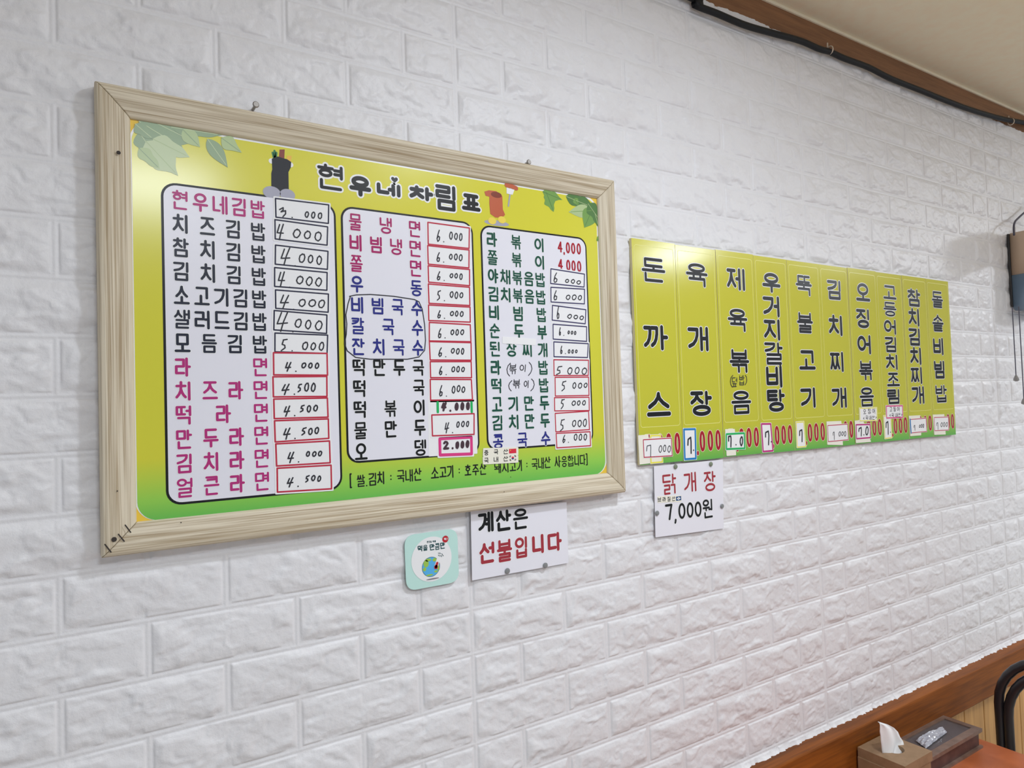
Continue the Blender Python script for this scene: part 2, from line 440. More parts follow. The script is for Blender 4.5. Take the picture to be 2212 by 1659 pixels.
M['yellowpen'] = mat('yellow_pen', alb(230, 205, 70), .45, .3)
M['label'] = mat('label_paper', alb(214, 213, 216), .5, .4)
M['oldlabel'] = mat('old_label_paper', alb(214, 210, 196), .5, .4)

# ------------------------------------------------------------------ wall relief
Z0 = 1.0 + 20.2 * .077 - 0.12
H = .077
def hsh(ix, iy, s):
    a = (ix.astype(np.int64) * 374761393 + iy.astype(np.int64) * 668265263 + s * 144665) & 0x7fffffff
    a = ((a ^ (a >> 13)) * 1274126177) & 0x7fffffff
    return ((a ^ (a >> 16)) & 0xffff) / 65535.0
def vnoise(x, y, s):
    ix, iy = np.floor(x), np.floor(y); fx, fy = x - ix, y - iy
    ux, uy = fx * fx * fx * (fx * (fx * 6 - 15) + 10), fy * fy * fy * (fy * (fy * 6 - 15) + 10)
    ix = ix.astype(np.int64); iy = iy.astype(np.int64)
    a, b = hsh(ix, iy, s), hsh(ix + 1, iy, s); c, d = hsh(ix, iy + 1, s), hsh(ix + 1, iy + 1, s)
    return (a + (b - a) * ux) * (1 - uy) + (c + (d - c) * ux) * uy
def fbm(x, y, s, o=4, g=.5):
    v = 0; a = 1; t = 0
    for i in range(o):
        v = v + a * vnoise(x * 2 ** i + 17.3 * i, y * 2 ** i - 9.1 * i, s + i); t += a; a *= g
    return v / t
def sstep(a, b, x):
    t = np.clip((x - a) / (b - a), 0, 1); return t * t * (3 - 2 * t)
def relief(X, Z):
    u = X / .2; k = (Z0 - Z) / H
    row = np.floor(k).astype(int); fv = k - row
    odd = (row % 2) != 0
    pan = np.floor(u / 5.0); ul = u - pan * 5.0
    cell = np.where(odd, np.floor(ul + .5), np.floor(ul)); 
    left = np.where(odd, np.maximum(cell - .5, 0), cell); right = np.where(odd, np.minimum(cell + .5, 5), cell + 1)
    dx = np.minimum(ul - left, right - ul) * .2; dz = np.minimum(fv, 1 - fv) * H
    g = 0.0042
    e = np.minimum(dx, dz) - g
    face = sstep(0, .0022, e)
    # shallow lip line in the joint
    lip = np.exp(-(np.minimum(dx, dz) / .0016) ** 2) * .0007
    tid = (cell * 3 + (row % 4) * 5 + pan * 2)
    lx = (ul - left) * .2 + tid * 3.71; lz = fv * H + tid * 1.37
    warp = fbm(lx * 30, lz * 40, 3, 3) - .5
    n = fbm(lx * 17 + warp * 1.3, lz * 30 + warp * 1.5, 11, 4, .52)
    t = n * 6.0; fl = np.floor(t); fr = t - fl
    terr = (fl + sstep(.72, 1.0, fr)) / 6.0
    rock = .45 * n + .55 * terr
    fine = fbm(lx * 120, lz * 150, 29, 3) - .5
    nb = fbm(lx * 45, lz * 20, 41, 3)
    low = (1 - sstep(.0, .017, (1 - fv) * H - g)) * sstep(.42, .62, nb)
    top = (1 - sstep(.0, .012, fv * H - g)) * sstep(.48, .66, fbm(lx * 38, lz * 20, 53, 3))
    sd = (1 - sstep(.0, .02, dx - g)) * .5
    inner = sstep(0, .012, e)
    hgt = face * (.0018 + inner * (.0002 + .0086 * (rock - .33)) + .0009 * fine - .0020 * low - .0014 * top) + lip
    return np.maximum(hgt, 0) * 1.0
def build_wall():
    def cellpts(L, n):
        e = [0, .0015, .0032, .0043, .0054, .0066, .0085]
        return np.array(e + list(np.linspace(.0085, L - .0085, n)[1:-1]) + [L - v for v in reversed(e[1:])])
    xs = np.concatenate([k * .1 + cellpts(.1, 30 if k < 10 else 22) for k in range(-12, 32)])
    zz = np.concatenate([Z0 - 22 * H + k * H + cellpts(H, 23) for k in range(0, 26)])
    zt = 2.629 + .006 * (fbm(xs * 9, xs * 0 + 3, 5, 4) - .5) * 2 + .004 * (fbm(xs * 60, xs * 0, 8, 3) - .5)
    zb = .8765 + .003 * (fbm(xs * 40, xs * 0 + 1, 15, 4) - .5) * 2
    zz = np.concatenate([[.870], zz[(zz > .882) & (zz < 2.612)], np.linspace(2.613, 2.64, 9)]); nz = len(zz)
    X = np.repeat(xs[:, None], nz, 1); Z = np.clip(zz[None, :], zb[:, None], zt[:, None]) + np.arange(nz)[None, :] * 1e-7
    hh = relief(X, Z)
    # ragged flare where the lower edge meets the ledge
    fl = np.exp(-(Z - zb[:, None]) / .006)
    hh = hh * (1 - fl) + fl * (.004 + .015 * fbm(X * 110, X * 0, 21, 3))
    n = len(xs)
    co = np.empty((n, nz, 3), np.float32); co[..., 0] = X; co[..., 1] = -.001 - hh; co[..., 2] = Z
    idx = np.arange(n * nz).reshape(n, nz)
    a, b, c, d = idx[:-1, :-1], idx[1:, :-1], idx[1:, 1:], idx[:-1, 1:]
    q = np.stack([a, b, c, d], -1).reshape(-1, 4).astype(np.int32)
    me = bpy.data.meshes.new('wall_back')
    me.vertices.add(n * nz); me.vertices.foreach_set('co', co.ravel())
    me.loops.add(q.size); me.loops.foreach_set('vertex_index', q.ravel())
    me.polygons.add(len(q)); me.polygons.foreach_set('loop_start', np.arange(0, q.size, 4, dtype=np.int32))
    me.polygons.foreach_set('use_smooth', np.ones(len(q), bool))
    me.update(); me.validate()
    o = link('wall_back', me, M['wall']); o['kind'] = 'structure'
    return o
build_wall()

# ------------------------------------------------------------------ room shell
def struct(name, mb, mt, **kw):
    o = mb.build(name, mt, **kw); o['kind'] = 'structure'; return o
def noisy(name, c1, c2, scale, rough):
    mm = mat(name, c1, rough, .3); nt, N, L, b = nodes(mm)
    tc = N.new('ShaderNodeTexCoord'); n = N.new('ShaderNodeTexNoise'); n.inputs['Scale'].default_value = scale; n.inputs['Detail'].default_value = 5
    cr = N.new('ShaderNodeValToRGB'); cr.color_ramp.elements[0].position = .35; cr.color_ramp.elements[1].position = .65
    cr.color_ramp.elements[0].color = c2; cr.color_ramp.elements[1].color = c1
    L.new(tc.outputs['Object'], n.inputs['Vector']); L.new(n.outputs['Fac'], cr.inputs['Fac']); L.new(cr.outputs['Color'], b.inputs['Base Color'])
    return mm
M['ceil'] = noisy('beige_ceiling_paper', alb(226, 206, 184), alb(222, 201, 178), 30, .8)
M['floor'] = noisy('grey_brown_floor', alb(178, 168, 156), alb(166, 156, 144), 12, .5)
M['beam'] = wood_mat('dark_brown_moulding', (142, 100, 68), (112, 78, 54), .8, .5)
M['ledge'] = wood_mat('orange_brown_pine', (142, 80, 26), (100, 54, 18), .5, .5, spec=.2)
M['wains'] = wood_mat('pale_panelling', (198, 152, 92), (168, 124, 72), .5, .45, along='Z')
b = MB(); b.box(-2.2, 5.5, -4.2, .0, 2.701, 2.74); struct('ceiling', b, M['ceil'])
b = MB(); b.box(-2.2, 5.5, -4.2, .0, -.03, 0); struct('floor', b, M['floor'])
b = MB(); b.box(-2.2, 5.5, .0, .03, -.03, 2.74); struct('wall_behind', b, M['wall'])
b = MB(); b.box(-1.6, 4.2, -.0008, .0, 2.60, 2.695); struct('trim_1', b, M['beam'])
b = MB(); b.box(-1.6, 4.2, -.005, -.0, 2.694, 2.701); struct('trim_4', b, M['ceil'])
b = MB(); b.box(-1.6, 4.2, -.045, -.0005, .782, .88); struct('trim_2', b, M['ledge'], bevel=.004)
b = MB()
x = -1.6
while x < 4.2:
    b.box(x, x + .118, -.020, -.0005, .0, .783); x += .12
struct('trim_3', b, M['wains'], bevel=.003)

# ------------------------------------------------------------------ big framed menu board
FX0, FX1, FZ0, FZ1 = -.554, .3435, 1.5305, 2.1575
FW, DO, DI = .0415, .031, .0205
board = empty('framed_menu_board', ((FX0 + FX1) / 2, -.004, FZ0))
tag(board, 'large yellow menu board in a pale pine frame, priced in three white columns', 'menu board')
def rail(length, name):
    """rail along local X, outer edge at z=0, inner edge at z=-FW, mitred 45 degrees"""
    prof = [(0, .004), (0, .024), (-.003, .0295), (-.008, DO), (-.018, .0305), (-.034, .026), (-.039, DI + .0035), (-FW, DI), (-FW, .004)]
    vs, fs = [], []
    for e in (0, 1):
        for z, d in prof:
            x = (-length / 2 - z) if e == 0 else (length / 2 + z)
            vs.append((x, -d, z))
    n = len(prof)
    for i in range(n):
        fs.append((i, (i + 1) % n, n + (i + 1) % n, n + i))
    fs.append(tuple(reversed(range(n)))); fs.append(tuple(range(n, 2 * n)))
    me = bpy.data.meshes.new(name); me.from_pydata(vs, [], fs)
    bm = bmesh.new(); bm.from_mesh(me); bmesh.ops.recalc_face_normals(bm, faces=bm.faces); bm.to_mesh(me); bm.free()
    o = link(name, me, M['frame'], board)
    bv = o.modifiers.new('soft_edges', 'BEVEL'); bv.width = .0012; bv.segments = 2; bv.limit_method = 'ANGLE'; bv.angle_limit = .35
    return o
bl = np.array(board.location)
for (cx, cz, L, ang) in (((FX0 + FX1) / 2, FZ1, FX1 - FX0, 0), ((FX0 + FX1) / 2, FZ0, FX1 - FX0, 180),
                         (FX0, (FZ0 + FZ1) / 2, FZ1 - FZ0, -90), (FX1, (FZ0 + FZ1) / 2, FZ1 - FZ0, 90)):
    o = rail(L - .0006, 'frame_rail')
    o.rotation_euler = (0, math.radians(ang), 0)
    o.location = (cx - bl[0], -bl[1], cz - bl[2])
# nail hole, dark marks on the frame
D0 = .0185                      # front of the printed sheet
b = MB(); b.slab([(FX0 + .03, FZ0 + .03), (FX1 - .03, FZ0 + .03), (FX1 - .03, FZ1 - .03), (FX0 + .03, FZ1 - .03)], .010, D0)
M['orange'] = mat('orange_backing', alb(226, 178, 60), .4, .4)
b.build('backing_sheet', M['orange'], board)
ix0, ix1, iz0, iz1 = FX0 + FW - .001, FX1 - FW + .001, FZ0 + FW - .001, FZ1 - FW + .001
D1 = D0 + .0006
b = MB(); b.slab(rrect(ix0, iz0, ix1, iz1 + .0, .028, 8), D0, D0 + .0003, 0); b.slab(rrect(ix0 + .0022, iz0 + .0005, ix1 - .0035, iz1 - .004, .026, 8), D0 + .0003, D1, 1)
b.build('printed_sheet', [M['halo'], M['sheet']], board)

def quad_px(px, d):
    return [at(x, y, d) for x, y in px]
# three white list panels
PAN = [[(346, 391), (737, 443), (727, 1057), (360, 1094)], [(735, 445), (1021, 480), (1036, 981), (750, 1001)], [(1036, 488), (1268, 512), (1280, 961), (1053, 970)]]
for q in PAN:
    Q = quad_px(q, D1)
    x0 = (Q[0][0] + Q[3][0]) / 2; x1 = (Q[1][0] + Q[2][0]) / 2; z1 = (Q[0][1] + Q[1][1]) / 2; z0 = (Q[2][1] + Q[3][1]) / 2
    b = MB(); b.slab(rrect(x0, z0, x1, z1, .02, 7), D1, D1 + .0003, 0)
    t = .0032
    b.slab(rrect(x0 + t, z0 + t, x1 - t, z1 - t, .017, 7), D1 + .0003, D1 + .0006, 1)
    b.build('list_panel', [M['ink'], M['panelwhite']], board)
DP = D1 + .0006

MENU = [
    (((389, 431.5), (557, 453.5), (399.5, 1053.5), (566.5, 1040)), 34.5, 32,
     [("현우네김밥", 'magenta'), ("치즈김밥", 'navyblack'), ("참치김밥", 'navyblack'), ("김치김밥", 'navyblack'), ("소고기김밥", 'navyblack'), ("샐러드김밥", 'navyblack'), ("모듬김밥", 'navyblack'),
      ("라면", 'magenta'), ("치즈라면", 'magenta'), ("떡라면", 'magenta'), ("만두라면", 'magenta'), ("김치라면", 'magenta'), ("얼큰라면", 'magenta')]),
    (((767.5, 479.5), (896, 495.5), (780, 976.5), (908, 966.6)), 27.5, 25.5,
     [("물냉면", 'wine'), ("비빔냉면", 'wine'), ("쫄면", 'wine'), ("우동", 'navy'), ("비빔국수", 'navy'), ("칼국수", 'navy'), ("잔치국수", 'navy'),
      ("떡만두국", 'ink'), ("떡국", 'ink'), ("떡볶이", 'ink'), ("물만두", 'ink'), ("오뎅", 'ink')]),
    (((1062.5, 517), (1164.5, 529.5), (1076, 953), (1178.5, 947.5)), 22.5, 21,
     [("라볶이", 'green'), ("쫄볶이", 'green'), ("야채볶음밥", 'green'), ("김치볶음밥", 'green'), ("비빔밥", 'green'), ("순두부", 'green'), ("된장찌개", 'green'),
      ("라밥", 'green'), ("떡밥", 'green'), ("고기만두", 'green'), ("김치만두", 'green'), ("콩국수", 'navy')]),
]
for (TL, TR, BL, BR), wl, wr, rows in MENU:
    a, bb, c, dd = at(*TL, DP), at(*TR, DP), at(*BL, DP), at(*BR, DP)
    gw = at(TL[0] + wl / 2, TL[1], DP)[0] - at(TL[0] - wl / 2, TL[1], DP)[0]
    n = len(rows); pitch = (a[1] - c[1]) / (n - 1)
    gh = pitch * (.80 if n == 13 else .81)
    for i, (txt, mk) in enumerate(rows):
        f = i / (n - 1)
        xl = a[0] + (c[0] - a[0]) * f; xr = bb[0] + (dd[0] - bb[0]) * f
        z = (a[1] + bb[1]) / 2 + ((c[1] + dd[1]) / 2 - (a[1] + bb[1]) / 2) * f
        b = MB()
        for j, ch in enumerate(txt):
            x = xl + (xr - xl) * j / (len(txt) - 1)
            glyph(b, ch, x, z, gw, gh, gw * .176, DP + .0004, 0, .0009, DP + .0002, 1)
        b.build('dish_name', [M[mk], M['halo']], board)

# hand-pencilled words between the printed syllables
def hand_word(name, chars, d, parent, mk, t=.0016, jit=.02):
    b = MB()
    for ch, x0, y0, x1, y1 in chars:
        cx, cz, w, h = pxbox(x0, y0, x1, y1, d)
        glyph(b, ch, cx, cz, w, h, t, d, 0, hand=True, jit=jit, slant=.12)
    return b.build(name, M[mk], parent)
Z8 = lambda x, y: (1020 + x / 4.482, 710 + y / 4.482)
for chars in ([("(", 325, 330, 370, 460), ("볶", 358, 340, 430, 440), ("이", 460, 345, 520, 420), (")", 545, 320, 590, 455)],
              [("(", 342, 500, 385, 605), ("볶", 392, 490, 465, 580), ("이", 500, 500, 548, 575), (")", 568, 480, 612, 608)]):
    hand_word('handwritten_note', [(c, *Z8(x0, y0), *Z8(x1, y1)) for c, x0, y0, x1, y1 in chars], DP + .0003, board, 'pen')

# price stickers: quads in picture coordinates of the zooms that were measured
def zf(s, ox, oy):
    return lambda q: [(ox + x / s, oy + y / s) for x, y in q]
za, zb_, zc, zd, ze, zg = zf(4.365, 330, 380), zf(4.365, 330, 740), zf(5.721, 720, 430), zf(5.027, 720, 710), zf(5.925, 1020, 440), zf(4.482, 1020, 710)
def sticker(parent, quad, edge, writing, pen, et=.0013, dep=0.0, pt=.0019, base=DP, name='price_sticker', paper='label', margin=.0022, rnd=.0012):
    """a paper label with a drawn edge and handwriting; writing: (ch, s0, t0, s1, t1) across the label"""
    d = base + .0003 + dep
    Q = quad_px(quad, d)
    b = MB(); b.slab(rquad(grow(Q, margin), .0018, 3), base, d)
    st = b.build(name, M[paper], parent)
    if edge:
        b = MB(); L = [grow(Q, -et / 2)[i] for i in (0, 1, 2, 3, 0)]
        b.stroke(L, et / 2, d + .0002, 0, 8)
        b.build('edge_line', M[edge], st)
    if writing:
        b = MB()
        def pt_(s, t):
            return tuple((Q[0][i] * (1 - s) + Q[1][i] * s) * (1 - t) + (Q[3][i] * (1 - s) + Q[2][i] * s) * t for i in (0, 1))
        for ch, s0, t0, s1, t1 in writing:
            A, B_ = pt_(s0, t0), pt_(s1, t1)
            c = pt_((s0 + s1) / 2, (t0 + t1) / 2)
            w, h = abs(B_[0] - A[0]), abs(A[1] - B_[1])
            glyph(b, ch, c[0], c[1], max(w, .001), max(h, .001), pt, d + .0004, 0, hand=True, slant=0.0, jit=.03)
        b.build('handwriting', M[pen], st)
    return st
def wr(txt, a, t, zs, zt):
    """txt like '4. 000': lead digit in span a, t; three last digits across zs, zt"""
    out = [(txt[0], a[0], t[0], a[1], t[1])]
    if '.' in txt: out.append(('.', a[1] + .06, t[1] - .1, a[1] + .09, t[1]))
    z = txt[-3:]; w = (zs[1] - zs[0]) / 3
    for i, ch in enumerate(z):
        k = random.uniform(.72, .86)
        out.append((ch, zs[0] + w * i, zt[0] + random.uniform(0, .06), zs[0] + w * i + w * k, zt[1] - random.uniform(0, .06)))
    return out
P1 = [
    (za([(1150, 205), (1665, 268), (1662, 455), (1155, 395)]), 'blackpen', wr('3.000', (.07, .23), (.38, .92), (.53, .9), (.45, .85)), .0019),
    (za([(1145, 405), (1655, 475), (1650, 660), (1148, 600)]), 'blackpen', wr('4.000', (.03, .18), (.18, 1.0), (.33, .93), (.3, .85)), .0019),
    (za([(1150, 645), (1658, 705), (1653, 888), (1148, 838)]), 'blackpen', wr('4.000', (.08, .3), (.1, .98), (.43, .93), (.28, .8)), .0019),
    (za([(1142, 857), (1650, 905), (1648, 1085), (1142, 1048)]), 'blackpen', wr('4.000', (.06, .21), (.2, .98), (.4, .93), (.3, .82)), .0019),
    (za([(1150, 1068), (1662, 1108), (1660, 1292), (1153, 1255)]), 'blackpen', wr('4.000', (.07, .26), (.22, .98), (.42, .97), (.32, .82)), .0019),
    (za([(1138, 1262), (1648, 1305), (1645, 1492), (1135, 1458)]), 'blackpen', wr('4.000', (.03, .28), (.06, 1.03), (.38, .94), (.3, .85)), .0019),
    (za([(1145, 1475), (1655, 1495), (1650, 1680), (1145, 1665)]), 'blackpen', wr('5.000', (.11, .25), (.3, .92), (.5, .97), (.38, .85)), .0019),
    (zb_([(1130, 88), (1650, 95), (1655, 315), (1133, 312)]), 'redpen', wr('4.000', (.2, .33), (.4, .84), (.5, .87), (.38, .74)), .0021),
    (zb_([(1125, 315), (1648, 312), (1650, 515), (1130, 520)]), 'redpen', wr('4.500', (.15, .31), (.36, .88), (.44, .8), (.3, .78)), .0021),
    (zb_([(1133, 525), (1653, 515), (1660, 710), (1138, 725)]), 'redpen', wr('4.500', (.17, .3), (.36, .88), (.47, .83), (.32, .74)), .0021),
    (zb_([(1140, 730), (1662, 712), (1667, 910), (1147, 945)]), 'redpen', wr('4.500', (.15, .29), (.36, .9), (.48, .84), (.36, .78)), .0021),
    (zb_([(1152, 948), (1673, 920), (1680, 1140), (1160, 1172)]), 'redpen', wr('4.000', (.2, .33), (.4, .88), (.54, .87), (.38, .68)), .0021),
    (zb_([(1165, 1178), (1688, 1148), (1693, 1385), (1168, 1418)]), 'redpen', wr('4.500', (.17, .3), (.42, .82), (.5, .83), (.36, .68)), .0021),
]
P2 = [(zc(q), 'redpen') for q in ([(1160, 278), (1688, 350), (1685, 620), (1165, 565)], [(1158, 565), (1685, 622), (1683, 860), (1165, 812)],
      [(1163, 815), (1690, 863), (1692, 1080), (1170, 1035)], [(1165, 1040), (1690, 1082), (1695, 1325), (1175, 1297)], [(1168, 1300), (1697, 1327), (1700, 1530), (1172, 1510)])]
P2 += [(zc([(1178, 1515), (1700, 1545), (1708, 1772), (1178, 1762)]), 'redpen')]
P2 += [(zd(q), 'redpen') for q in ([(1035, 132), (1502, 145), (1505, 350), (1045, 348)], [(1045, 350), (1503, 350), (1508, 540), (1050, 540)], [(1045, 543), (1505, 545), (1518, 778), (1050, 785)])]
for k, (q, e, w, pt) in enumerate(P1): sticker(board, q, e, w, 'pen', et=.0021 if e == 'blackpen' else .0024, dep=.0001 * (k % 2), pt=pt)
for k, (q, e) in enumerate(P2):
    sticker(board, q, e, wr('5.000' if k == 3 else '6.000', (.2, .3), (.3, .82), (.5, .85), (.28, .68)), 'pen', et=.0024, dep=.0001 * (k % 2), pt=.0019)
# odd ones of the middle column
sticker(board, zd([(1030, 722), (1548, 722), (1565, 1358), (1035, 1388)]), None, None, 'pen', paper='label', name='old_sticker', dep=-.00012, margin=0)
st = sticker(board, zd([(1065, 790), (1545, 785), (1545, 912), (1068, 920)]), None,
             [('4', .2, .06, .34, .86), ('.', .4, .75, .43, .85), ('0', .51, .1, .61, .82), ('0', .64, .08, .74, .8), ('0', .77, .06, .87, .78)], 'marker', pt=.004, dep=.0)
b = MB()
for x in (1131, 1499):
    p, q = at(*zd([(x, 800)])[0], DP), at(*zd([(x + 3, 905)])[0], DP); b.stroke([p, q], .0022, DP + .0007)
b.build('green_bar', M['greenpen'], st)
sticker(board, zd([(1062, 930), (1535, 915), (1535, 1155), (1070, 1172)]), 'redpen', wr('4.000', (.28, .4), (.38, .88), (.56, .9), (.34, .68)), 'pen', et=.0024, dep=.0002)
sticker(board, zd([(1140, 1180), (1512, 1160), (1517, 1375), (1145, 1390)]), 'pinkpen',
        [('2', .12, .2, .3, .64), ('.', .38, .55, .42, .64), ('0', .48, .25, .6, .66), ('0', .63, .24, .75, .64), ('0', .78, .22, .9, .62)], 'marker', et=.0052, pt=.004)
P3 = [
    (ze([(1000, 825), (1442, 895), (1437, 1075), (997, 1028)]), 'navypen', wr('6 000', (.07, .22), (.22, .9), (.42, .92), (.5, .85))),
    (ze([(1000, 1062), (1443, 1088), (1442, 1290), (1003, 1265)]), 'navypen', wr('6 000', (.07, .2), (.2, .85), (.43, .96), (.38, .8))),
    (ze([(1020, 1293), (1460, 1350), (1452, 1545), (1017, 1497)]), 'navypen', wr('6 000', (.12, .23), (.05, .85), (.44, .98), (.42, .78))),
    (ze([(1028, 1535), (1470, 1568), (1470, 1770), (1030, 1740)]), 'navypen', wr('6.000', (.17, .24), (.2, .72), (.42, .7), (.35, .62))),
    (zg([(785, 122), (1128, 140), (1120, 285), (787, 277)]), 'navypen', wr('6.000', (.18, .26), (.25, .78), (.4, .71), (.4, .75))),
    (zg([(785, 295), (1130, 300), (1128, 458), (788, 460)]), 'redpen', wr('5 000', (.06, .25), (.4, .95), (.38, .99), (.42, .95))),
    (zg([(797, 465), (1130, 463), (1135, 652), (800, 658)]), 'redpen', wr('5 000', (.18, .34), (.2, .74), (.5, 1.0), (.28, .64))),
    (zg([(792, 662), (1135, 658), (1138, 798), (794, 802)]), 'redpen', wr('5 000', (.17, .3), (.12, .85), (.48, .93), (.2, .65))),
    (zg([(798, 815), (1130, 793), (1140, 982), (805, 1005)]), 'redpen', wr('5 000', (.13, .28), (.33, .98), (.48, .96), (.38, .82))),
    (zg([(808, 1008), (1145, 992), (1150, 1138), (815, 1160)]), 'redpen', wr('6.000', (.17, .27), (.15, .68), (.5, .93), (.08, .6))),
]
for k, (q, e, w) in enumerate(P3): sticker(board, q, e, w, 'pen', et=.0022, dep=.0001 * (k % 2), pt=.0019)
# two printed prices
for y0, y1, xa in ((490, 660, 1093), (715, 885, 1098)):
    b = MB()
    for ch, x0, x1, dy in (("4", 0, 62, -12), (",", 76, 92, 0), ("0", 105, 158, 0), ("0", 172, 226, 8), ("0", 243, 298, 14)):
        X0, Y0 = ze([(xa + x0, y0 + dy)])[0]; X1, Y1 = ze([(xa + x1, y1 - 20 + dy)])[0]
        if ch == ",": Y0 = Y1 - 4; Y1 += 3
        cx, cz, w, h = pxbox(X0, Y0, X1, Y1, DP)
        glyph(b, ch, cx, cz, w, h, .0034, DP + .00018)
    b.build('printed_price', M['crimson'], board)

# circled noodles: thin pen loop round three names
loop = [(755, 640), (770, 637), (800, 636), (850, 640), (895, 647), (905, 652), (912, 668), (917, 700), (919, 735), (917, 757), (905, 771), (880, 776), (840, 776), (800, 776), (768, 772), (750, 758), (744, 742), (748, 722), (749, 700), (747, 680), (752, 655), (757, 640)]
b = MB(); b.stroke([at(x, y, DP) for x, y in loop], .0008, DP + .0005); b.build('pen_loop', M['pen'], board)

# title
D2 = D1
Z4 = lambda x, y: (530 + x / 3.626, 300 + y / 3.626)
b = MB()
for ch, x0, y0, x1, y1 in (("현", 565, 190, 770, 415), ("우", 815, 280, 985, 465), ("네", 1030, 335, 1215, 462), ("차", 1285, 358, 1472, 497), ("림", 1490, 350, 1655, 575), ("표", 1695, 422, 1840, 577)):
    cx, cz, w, h = pxbox(*Z4(x0, y0), *Z4(x1, y1), D2)
    glyph(b, ch, cx, cz, w, h, .0071, D2 + .0004, 0, .0028, D2 + .0002, 1)
hx, hz = at(*Z4(1168, 320), D2)
heart = [(hx + .0006 * 16 * math.sin(t) ** 3 * .62, hz + .00036 * (13 * math.cos(t) - 5 * math.cos(2 * t) - 2 * math.cos(3 * t) - math.cos(4 * t))) for t in [2 * math.pi * (1 - i / 24) for i in range(24)]]
for j in range(24):
    p, q = heart[j], heart[(j + 1) % 24]
    b.poly([(hx, hz), p, q], D2 + .00045, 0); 
b.stroke(heart + [heart[0]], .0026, D2 + .0002, 1, 8)
b.build('title_lettering', [M['ink'], M['halo']], board)

# line of small print
Zb = lambda x, y: (740 + x / 3.95, 960 + y / 3.95)
line = [("[", 58, 245, 80, 375), ("쌀", 122, 255, 192, 365), (".", 200, 345, 212, 358), ("김", 222, 240, 290, 355), ("치", 295, 228, 358, 345), (":", 405, 240, 420, 320), ("국", 463, 215, 530, 328), ("내", 535, 210, 600, 322), ("산", 608, 198, 675, 312),
        ("소", 752, 190, 822, 295), ("고", 825, 190, 888, 285), ("기", 890, 175, 948, 290), (":", 988, 185, 1003, 262), ("호", 1040, 168, 1098, 270), ("주", 1105, 168, 1165, 268), ("산", 1170, 158, 1228, 262),
        ("돼", 1295, 148, 1352, 250), ("지", 1358, 143, 1418, 245), ("고", 1425, 150, 1480, 232), ("기", 1485, 128, 1532, 232), (":", 1565, 138, 1580, 208), ("국", 1612, 118, 1665, 220), ("내", 1668, 110, 1718, 212), ("산", 1722, 102, 1776, 204),
        ("사", 1808, 95, 1862, 200), ("용", 1868, 98, 1915, 195), ("합", 1920, 90, 1972, 190), ("니", 1978, 88, 2018, 186), ("다", 2024, 82, 2074, 180), ("]", 2074, 75, 2092, 180)]
b = MB()
for ch, x0, y0, x1, y1 in line:
    cx, cz, w, h = pxbox(*Zb(x0, y0), *Zb(x1, y1), D2)
    glyph(b, ch, cx, cz, w, h, .0023, D2 + .0002)
b.build('small_print', M['ink'], board)

# origin stickers
def flag_cn(b, cx, cz, w, h, d):
    b.poly([(cx - w / 2, cz - h / 2), (cx + w / 2, cz - h / 2), (cx + w / 2, cz + h / 2), (cx - w / 2, cz + h / 2)], d, 1)
    b.disc(cx - w * .3, cz + h * .2, h * .13, d + .0001, 2, 5)
def origin(parent, quad, chars, base, flag):
    d = base + .0005
    Q = quad_px(quad, d); b = MB(); b.slab(rquad(Q, .002, 3), base, d)
    st = b.build('origin_sticker', M['oldlabel'], parent)
    b = MB()
    for ch, x0, y0, x1, y1 in chars:
        cx, cz, w, h = pxbox(x0, y0, x1, y1, d); glyph(b, ch, cx, cz, w, h, .0013, d + .0002, 0)
    fx0, fy0, fx1, fy1 = flag[1]
    cx, cz, w, h = pxbox(fx0, fy0, fx1, fy1, d)
    if flag[0] == 'cn':
        flag_cn(b, cx, cz, w, h, d + .0002)
    elif flag[0] == 'kr':
        r = h * .3
        up = [(cx + r * math.cos(a), cz + r * math.sin(a)) for a in [math.pi * i / 8 for i in range(9)]]
        dn = [(cx + r * math.cos(a), cz + r * math.sin(a)) for a in [math.pi + math.pi * i / 8 for i in range(9)]]
        b.poly(up, d + .0002, 1); b.poly(dn, d + .0002, 3)
        for sx in (-1, 1):
            for sz in (-1, 1):
                for k in (-1, 0, 1):
                    px_, pz_ = cx + sx * w * (.38 + .05 * k), cz + sz * h * (.36 + .07 * k)
                    b.stroke([(px_ - .0012, pz_ + sx * sz * .0011), (px_ + .0012, pz_ - sx * sz * .0011)], .0003, d + .0002, 0, 6)
    else:
        b.poly([(cx - w / 2, cz - h / 2), (cx + w / 2, cz - h / 2), (cx + w / 2, cz + h / 2), (cx - w / 2, cz + h / 2)], d + .0002, 3)
        b.poly([(cx - w * .38, cz), (cx, cz - h * .36), (cx + w * .38, cz), (cx, cz + h * .36)], d + .0003, 4)
        b.disc(cx, cz, h * .15, d + .0004, 3, 12); b.stroke([(cx - h * .12, cz + h * .04), (cx + h * .12, cz - h * .04)], .0003, d + .0005, 4, 6)
    b.build('origin_print', [M['ink'], M['flagred'], M['flagyellow'], M['flagblue'], M['label']], st)
M['flagred'] = mat('flag_red', alb(196, 40, 58), .4); M['flagyellow'] = mat('flag_yellow', alb(230, 190, 70), .4); M['flagblue'] = mat('flag_blue', alb(28, 66, 112), .4)
origin(board, [Zb(1200, 32), Zb(1500, 22), Zb(1500, 95), Zb(1197, 105)], [(c, *Zb(x0, y0), *Zb(x1, y1)) for c, x0, y0, x1, y1 in (("중", 1208, 48, 1245, 95), ("국", 1290, 42, 1328, 88), ("산", 1372, 38, 1412, 84))], DP, ('cn', (*Zb(1420, 35), *Zb(1482, 78))))
